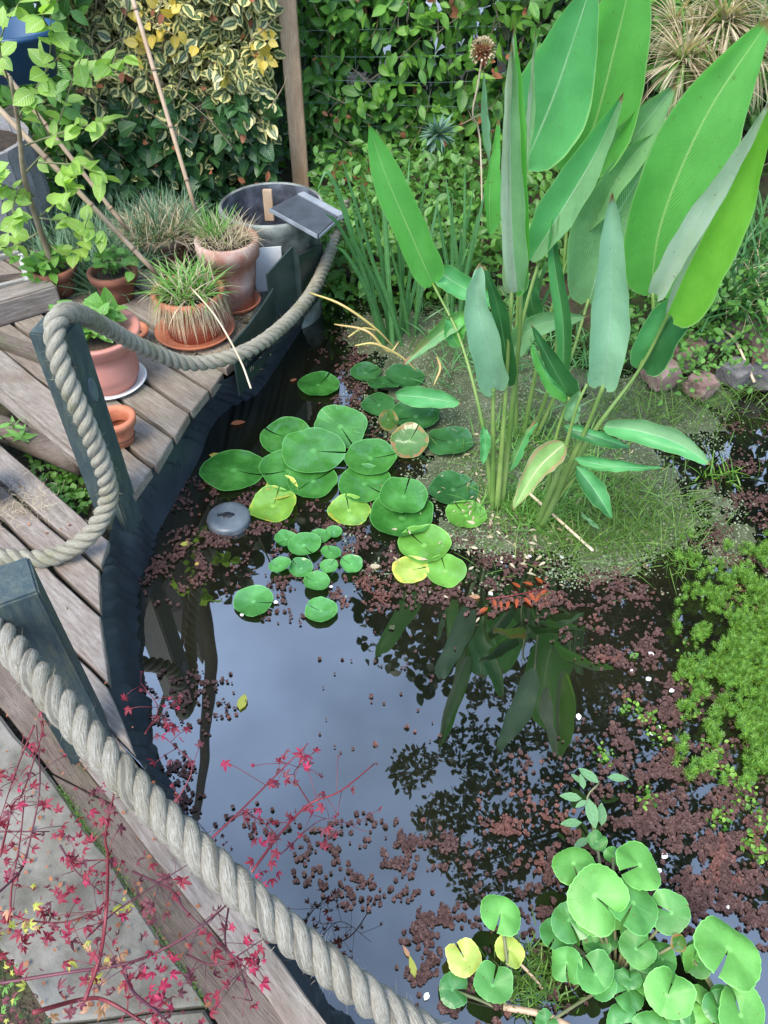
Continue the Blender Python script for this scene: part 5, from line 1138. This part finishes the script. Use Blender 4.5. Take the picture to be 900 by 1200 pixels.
cc_ = t.mix(t.step(n1, .38, .62), (.075, .10, .042), (.18, .205, .12)); cc_ = t.mix(t.step(n2, .4, .6, 0, .7), cc_, (.06, .06, .035)); M['mat'] = t.bsdf(cc_, .8, t.bump(n2, 1, .006), .3)
tag(obj('algae_mat', vs, fs, M['mat'], None, uv), 'grey green algae mat covering the water round the tall plants', 'algae mat', None, 'stuff')
mp_ = sample(27000, lambda a_, b_: min(1, max(.03, (blobs(a_, b_, MT) + .8 * nz3(a_ * .02, b_ * .02, 3)) * 1.1 - .1)), (400, 350, 930, 700)); P = Un(mp_[:, 0], mp_[:, 1], .007); wq = pdist(P[:, 0], P[:, 1], pond); P = P[(wq < .05) & off_pads(P)]; N = len(P)
scatter('duckweed', leaf_t(1, 1, lambda t: 1, .9, .1, 0), P, basis(rdir(N, (0, 0, .1), .6), rdir(N, (0, 0, 1), .25), RNG.uniform(.002, .006, N)), M['duck'], None, 'stuff', 'tiny grey green duckweed grains on the algae mat', 'duckweed')
# hair grass in the water
def strands(name, lab, areas, mat, L, ws, tot, spread=.8, z=.005, up=.35):
    P = []
    for (x, y, a_, b_, s_) in areas:
        n = int(tot * s_); ax = RNG.normal(x, a_ * .5, n); ay = RNG.normal(y, b_ * .5, n); P.append(Un(ax, ay, z))
    P = np.concatenate(P); N = len(P); Lr = RNG.uniform(*L, N)
    scatter(name, T_blade, P, basis(rdir(N, (0, 0, up), spread), rdir(N, (0, 0, 1), .3), np.stack([np.full(N, ws), Lr, Lr], 1)), M[mat], None, 'stuff', lab, 'water weed')
strands('hair_grass', 'fine green hair grass spreading over the mat right of the stalks', [(710, 590, 90, 50, .4), (680, 630, 100, 40, .25), (760, 620, 80, 40, .2), (650, 500, 60, 40, .1), (560, 560, 50, 60, .06)], 'hair', (.03, .1), .05, 3600)
strands('tussock_grass', 'dense fine grass and weed growing round the feet of the tall stalks', [(600, 590, 40, 22, .3), (640, 600, 40, 24, .3), (610, 520, 40, 30, .25), (680, 560, 50, 40, .25)], 'grass', (.03, .11), .09, 900, .6, .01, .7)
NN = 260; P = Un(RNG.normal(610, 60, NN), RNG.normal(590, 45, NN), .014); scatter('dead_leaf_scraps', T_lance, P, basis(rdir(NN, (0, 0, 0), .8) * np.array([1, 1, .25]), rdir(NN, (0, 0, 1), .35), RNG.uniform(.008, .03, NN)), M['drygrass'], None, 'stuff', 'dead leaf scraps lying on the algae mat between the stalks', 'litter')
strands('bank_grass', 'thin yellow green grass on the muddy bank below the rocks', [(780, 480, 80, 30, .4), (730, 470, 60, 40, .2), (850, 470, 60, 20, .2), (700, 400, 60, 40, .2)], 'hair', (.04, .12), .05, 700, .6, .03, .6)
strands('low_foliage', 'dark low undergrowth beneath the tall plants', [(560, 400, 80, 50, .3), (680, 400, 80, 50, .4), (640, 350, 80, 40, .3)], 'iris', (.04, .14), .12, 900, .6, .03, .6)
strands('yellow_grass', 'bright yellow green water grass stalks at the dark channel', [(850, 560, 26, 12, 1)], 'feather', (.05, .09), .1, 40, .5, .005, .3)
# parrot feather
TF = tmerge([(leaf_t(1, 1, lambda t: .6 + .4 * (1 - t), .16, .1, 0), Matrix.Translation((0, 0, h)) @ Matrix.Rotation(a + h, 4, 'Z') @ Matrix.Rotation(.7, 4, 'X') @ Matrix.Scale(.8 - h * .3, 4)) for h in (0, .45, .9) for a in np.linspace(0, 6.283, 6, False)])
FA = [(890, 720, 50, 60, 1.2), (870, 790, 55, 60, 1.4), (900, 850, 50, 60, 1.3), (850, 690, 60, 40, .7), (840, 770, 35, 45, .5), (880, 660, 60, 30, .5), (930, 780, 60, 130, 1.5)]
FP = sample(4800, lambda a_, b_: min(1, max(0, .6 * blobs(a_, b_, FA) + 1.3 * nz3(a_ * .045, b_ * .045, 12) - .02)), (790, 630, 1000, 920)); P = Un(FP[:, 0], FP[:, 1], .005); N = len(P); P[:, 2] += RNG.uniform(0, .03, N) + .03 * np.array([nz3(p[0] * 14, p[1] * 14, 3) for p in P]).clip(-.2, 1)
dv = rdir(N, (0, 0, 1), .35); x_ = rdir(N, (1, 0, 0), .6); s_ = RNG.uniform(.008, .018, N)
Bf = basis(x_, dv, s_); scatter('water_feather', TF, P, Bf, M['feather'], None, 'stuff', 'bright green feathery water plant mass at the right edge', 'water plant')
# little clumps of green rosettes on the azolla
RZ = [(712, 886), (740, 830), (758, 845), (775, 862), (806, 770), (812, 800), (835, 900), (870, 940), (868, 918), (884, 895), (845, 960), (882, 985), (812, 830), (828, 660), (890, 1000), (760, 905 + 30), (770, 1075), (895, 960), (850, 905), (842, 880), (838, 862), (812, 780)]
for i, (px, py) in enumerate(RZ):
    n = 26; c_ = np.array(U(px, py, .006)); P = c_ + RNG.normal(size=(n, 3)) * np.array([.013, .013, .003]); P[:, 2] = np.abs(P[:, 2] - .006) + .006
    e = empty('water_rosette', tuple(c_), 'small bright green rosette floating on the brown fern', 'floating plant', 'green rosettes dotted over the brown fern')
    scatter('leaves', T_wide, P, basis(rdir(n, (0, 0, .4), .8), rdir(n, (0, 0, 1), .3), RNG.uniform(.006, .014, n)), M['feather'], e)
# ------------------------------------------------------------------ rocks
def rock(px, py, r_, mat, lab, sz=(1, 1, .8)):
    import bmesh
    bm = bmesh.new(); bmesh.ops.create_icosphere(bm, subdivisions=4, radius=1); sd_ = random.uniform(0, 99)
    for v in bm.verts:
        n = v.co.normalized(); q = Vector([round(c * 1.6 + .3 * nz3(*(n * 2 + Vector((sd_, 0, 0))))) for c in n]); d_ = 1 + .28 * nz3(n.x * 1.6 + sd_, n.y * 1.6, n.z * 1.6) + .12 * nz3(n.x * 5, n.y * 5 + sd_, n.z * 5) + .04 * nz3(n.x * 14, n.y * 14, n.z * 14 + sd_)
        f = n * d_; f = Vector([max(-.72, min(.72, c)) * 1.15 for c in f]); v.co = Vector((f.x * sz[0], f.y * sz[1], f.z * sz[2])) * r_
    me = bpy.data.meshes.new('rock'); bm.to_mesh(me); bm.free(); me.materials.append(M[mat]); me.polygons.foreach_set('use_smooth', [True] * len(me.polygons))
    tag(link('rock', me, None, Matrix.Translation(U(px, py, .06)) @ Matrix.Rotation(random.uniform(0, 6), 4, 'Z')), lab, 'rock', 'rocks along the far right bank')
random.seed(9)
for a_ in [(800, 412, .075, 'rock', 'large reddish rock at the centre of the far bank'), (775, 438, .06, 'rock', 'grey brown rock left of the large reddish rock'), (838, 400, .06, 'rock2', 'grey rock right of the large reddish rock'), (862, 438, .055, 'rock2', 'dark grey rock by the dark channel'), (822, 452, .05, 'rock', 'low red brown rock at the waterline'), (885, 395, .1, 'rock', 'broad mossy brown rock at the right edge', (1.4, 1, .8)), (755, 418, .05, 'rock2', 'small dark rock beside the big leaf tip'), (895, 440, .05, 'rock2', 'small grey rock at the right edge of the channel')]: rock(*a_)
N = 420; P = Un(RNG.normal(825, 35, N), RNG.normal(408, 22, N), .12); P[:, 2] += RNG.uniform(-.04, .04, N); scatter('rock_creeper', T_wide, P, basis(rdir(N, (0, -.3, .4), .7), rdir(N, (0, -.4, 1), .3), RNG.uniform(.012, .026, N)), M['herb'], None, 'stuff', 'small bright green creeper between the rocks', 'creeper')
tw = tubes('twig', [(spline([D(845, 385, 2.75), D(862, 400, 2.7), D(884, 448, 2.6)], 10), .005)], M['straw_stem']); tag(tw, 'grey dead twig leaning down from the rocks to the water', 'twig')
# bank undergrowth right
N = 1600; P = Un(RNG.uniform(700, 1000, N), RNG.uniform(300, 400, N), .14); P[:, 2] += RNG.uniform(-.05, .15, N); scatter('undergrowth', T_oval, P, basis(rdir(N, (0, -.3, .4), .7), rdir(N, (0, -.4, 1), .4), RNG.uniform(.02, .05, N)), M['laurel'], None, 'stuff', 'low leafy undergrowth on the bank behind the rocks', 'undergrowth')
N = 5200; P = Un(RNG.uniform(370, 760, N), RNG.uniform(222, 350, N), .06); P[:, 2] += RNG.uniform(-.05, .26, N); scatter('undergrowth', T_oval, P, basis(rdir(N, (0, -.3, .4), .7), rdir(N, (0, -.4, 1), .4), RNG.uniform(.025, .06, N)), M['laurel'], None, 'stuff', 'low leafy undergrowth at the foot of the green hedge', 'undergrowth')
N = 2200; P = Un(RNG.uniform(-120, 330, N), RNG.uniform(215, 300, N), .03); P[:, 2] += RNG.uniform(-.05, .12, N); scatter('undergrowth', T_oval, P, basis(rdir(N, (0, -.3, .4), .7), rdir(N, (0, -.4, 1), .4), RNG.uniform(.025, .055, N)), M['ivy'], None, 'stuff', 'dark undergrowth behind the pots at the foot of the variegated hedge', 'undergrowth')
lf = empty('leafy_shrub', V(-60, 60, 3.2), 'dark leafy shrub behind the blue tub at the left edge', 'shrub')
P = np.array([V(random.uniform(-160, 90), random.uniform(-140, 230), 3.4 + random.uniform(-.15, .2)) for _ in range(1800)]); P[:, 2] = np.maximum(P[:, 2], .02)
scatter('foliage', T_oval, P, basis(rdir(1800, (0, -.3, -.2), .6), rdir(1800, (0, -.8, .5), .35), RNG.uniform(.05, .09, 1800)), M['laurel'], lf)
# ------------------------------------------------------------------ red leaved plant bottom left
rp_ = empty('red_leaved_plant', U(60, 1190, .2), 'wiry red stemmed plant with crimson and lime leaflets at bottom left', 'plant')
def z5(x, y): return (x / 2.571, 850 + y / 2.571)
ST = [([z5(255, 830), z5(300, 700), z5(320, 560), z5(325, 400), z5(318, 330), z5(345, 200)], .42, .0026, 'redstem'),
      ([z5(-20, 780), z5(200, 745), z5(370, 720), z5(480, 680), z5(600, 610), z5(690, 535)], .34, .0026, 'darkstem'),
      ([z5(100, 865), z5(250, 825), z5(320, 830), z5(430, 895), z5(470, 930)], .36, .0028, 'redstem'), ([z5(0, 395), z5(40, 240), z5(70, 200), z5(125, 30), z5(128, -30)], .4, .0016, 'redstem'),
      ([z5(-10, 510), z5(60, 440), z5(85, 370), z5(120, 180), z5(110, 0)], .38, .0018, 'darkstem'), ([z5(30, 620), z5(35, 490), z5(60, 350), z5(75, 210)], .36, .0016, 'redstem'), ([z5(0, 320), z5(150, 320)], .36, .0015, 'darkstem'),
      ([z5(370, 720), z5(400, 800), z5(480, 870), z5(540, 930)], .36, .0024, 'darkstem'), ([z5(205, 410), z5(330, 405)], .4, .0016, 'redstem'), ([z5(180, 360), z5(230, 440), z5(300, 500)], .38, .0014, 'darkstem'),
      ([z5(-10, 560), z5(100, 590), z5(210, 590), z5(330, 540)], .33, .0018, 'redstem'), ([z5(260, 640), z5(350, 560), z5(470, 480), z5(580, 410)], .34, .0015, 'darkstem'), ([z5(560, 690), z5(660, 720), z5(800, 640)], .32, .0014, 'darkstem'),
      ([z5(690, 535), z5(680, 660), z5(740, 740), z5(730, 880)], .33, .0014, 'darkstem'), ([z5(400, 440), z5(520, 500), z5(560, 560), z5(700, 700), z5(760, 830)], .3, .0018, 'darkstem'),
      ([(240, 990), (283, 949), (332, 900), (361, 871)], .34, .0017, 'redstem'), ([(295, 1022), (330, 975), (363, 942), (399, 927), (439, 895)], .34, .002, 'redstem'), ([(283, 949), (310, 965), (330, 985)], .34, .0012, 'redstem'), ([(363, 942), (345, 910), (352, 895)], .34, .0010, 'redstem'),
      ([(330, 1000), (380, 960), (430, 975)], .3, .001, 'darkstem'), ([(170, 860), (185, 830), (165, 800)], .34, .0012, 'redstem'), ([(200, 950), (225, 900), (200, 870)], .34, .0012, 'redstem'), ([(40, 850), (20, 900), (0, 960)], .4, .0014, 'redstem')]
T_lobe = tmerge([(leaf_t(3, 2, P_oval, .42, .5, .25), Matrix.Rotation(a, 4, 'Z') @ Matrix.Scale(s_, 4)) for a, s_ in ((0, 1), (.95, .8), (-.95, .8), (1.9, .5), (-1.9, .5))])
random.seed(31); LP, LM = [], []
for (pts, z_, r_, m) in ST:
    P_ = spline([U(px, py, z_ + .03 * math.sin(i * 1.7 + px)) for i, (px, py) in enumerate(pts)], 26)
    tubes('stem', [(P_, lambda t, r=r_: r * (1.15 - .6 * t))], M[m], rp_, 6)
    for k in range(int(len(pts) * 3.2)):
        p = random.choice(P_[4:]); e_ = p + Vector((random.gauss(0, .022), random.gauss(0, .022), random.gauss(0, .012)))
        tubes('leaf_stalk', [([p, p.lerp(e_, .6) + Vector((0, 0, .004)), e_], .0006)], M[m], rp_, 4); LP.append(e_); LM.append(random.choice(['red_l', 'red_l', 'red_l', 'plum', 'plum', 'magenta']))
def clus(px, py, n, sx, sy, mats, z_=.34):
    for _ in range(n): LP.append(U(random.gauss(px, sx), random.gauss(py, sy), z_ + random.gauss(0, .012))); LM.append(random.choice(mats))
clus(186, 1150, 18, 16, 16, ['magenta'], .36); clus(296, 1120, 16, 12, 16, ['red_l', 'magenta', 'red_l']); clus(90, 985, 30, 22, 24, ['red_l', 'magenta', 'red_l'], .4); clus(115, 935, 16, 22, 10, ['red_l', 'plum'], .4); clus(60, 1060, 18, 20, 18, ['red_l', 'plum'], .36)
clus(15, 1120, 20, 14, 24, ['plum', 'lime', 'red_l', 'salmon'], .34); clus(45, 1090, 14, 18, 10, ['salmon', 'lime', 'red_l'], .36); clus(95, 1120, 14, 26, 14, ['lime', 'salmon', 'red_l', 'plum'], .34); clus(10, 1170, 16, 10, 18, ['lime', 'plum', 'herb'], .3); clus(160, 1075, 12, 16, 12, ['plum'], .32); clus(150, 1010, 8, 18, 10, ['plum', 'red_l'], .3)
clus(310, 1030, 14, 16, 12, ['red_l', 'magenta'], .3); clus(200, 845, 8, 12, 14, ['red_l', 'magenta'], .33); clus(350, 960, 8, 30, 20, ['red_l'], .33); clus(140, 1066, 3, 6, 6, ['lime'], .3); clus(30, 1065, 4, 8, 20, ['lime'], .38); clus(130, 1125, 5, 6, 4, ['salmon', 'lime'], .34); clus(215, 1160, 10, 30, 18, ['red_l', 'plum'], .3)
clus(110, 1170, 24, 30, 16, ['plum', 'salmon', 'plum'], .3); clus(20, 1190, 20, 18, 14, ['plum', 'deepleaf'], .26)
LP = np.array([tuple(p) for p in LP])
for mname in set(LM):
    s_ = np.array([m == mname for m in LM]); n = s_.sum(); a_ = rdir(n, (0, 0, .05), .8)
    singles('leaf', T_lobe, LP[s_], basis(a_, rdir(n, (0, -.2, 1), .45), RNG.uniform(.005, .017, n)), M[mname], rp_)

# litter on the deck
N = 900; P = np.concatenate([Un(RNG.normal(238, 26, N), RNG.normal(402, 12, N), .205), Un(RNG.normal(285, 10, 300), RNG.normal(380, 12, 300), .205), Un(RNG.normal(20, 22, 350), RNG.normal(585, 14, 350), .212)]); n = len(P)
scatter('straw_litter', T_blade_s, P, basis(rdir(n, (0, 0, .02), .8) * np.array([1, 1, .12]), rdir(n, (0, 0, 1), .2), np.stack([np.full(n, .018), RNG.uniform(.008, .035, n), np.full(n, .01)], 1)), M['drygrass'], None, 'stuff', 'dry straw litter scattered on the deck round the pots', 'litter')
N = 260; P = Un(RNG.uniform(-20, 250, N), RNG.uniform(420, 1180, N), .203); k_ = inpoly(P[:, 0], P[:, 1], [tuple(U(*q, .2)[:2]) for q in [(-40, 520), (90, 620), (112, 700), (120, 790), (340, 1150), (330, 1200), (-40, 1200)]]); P = P[k_]; n = len(P)
scatter('leaf_litter', T_wide, P, basis(rdir(n, (0, 0, 0), .8) * np.array([1, 1, .2]), rdir(n, (0, 0, 1), .35), RNG.uniform(.004, .012, n)), M['rust'], None, 'stuff', 'tiny brown leaf crumbs on the lower planks', 'litter')
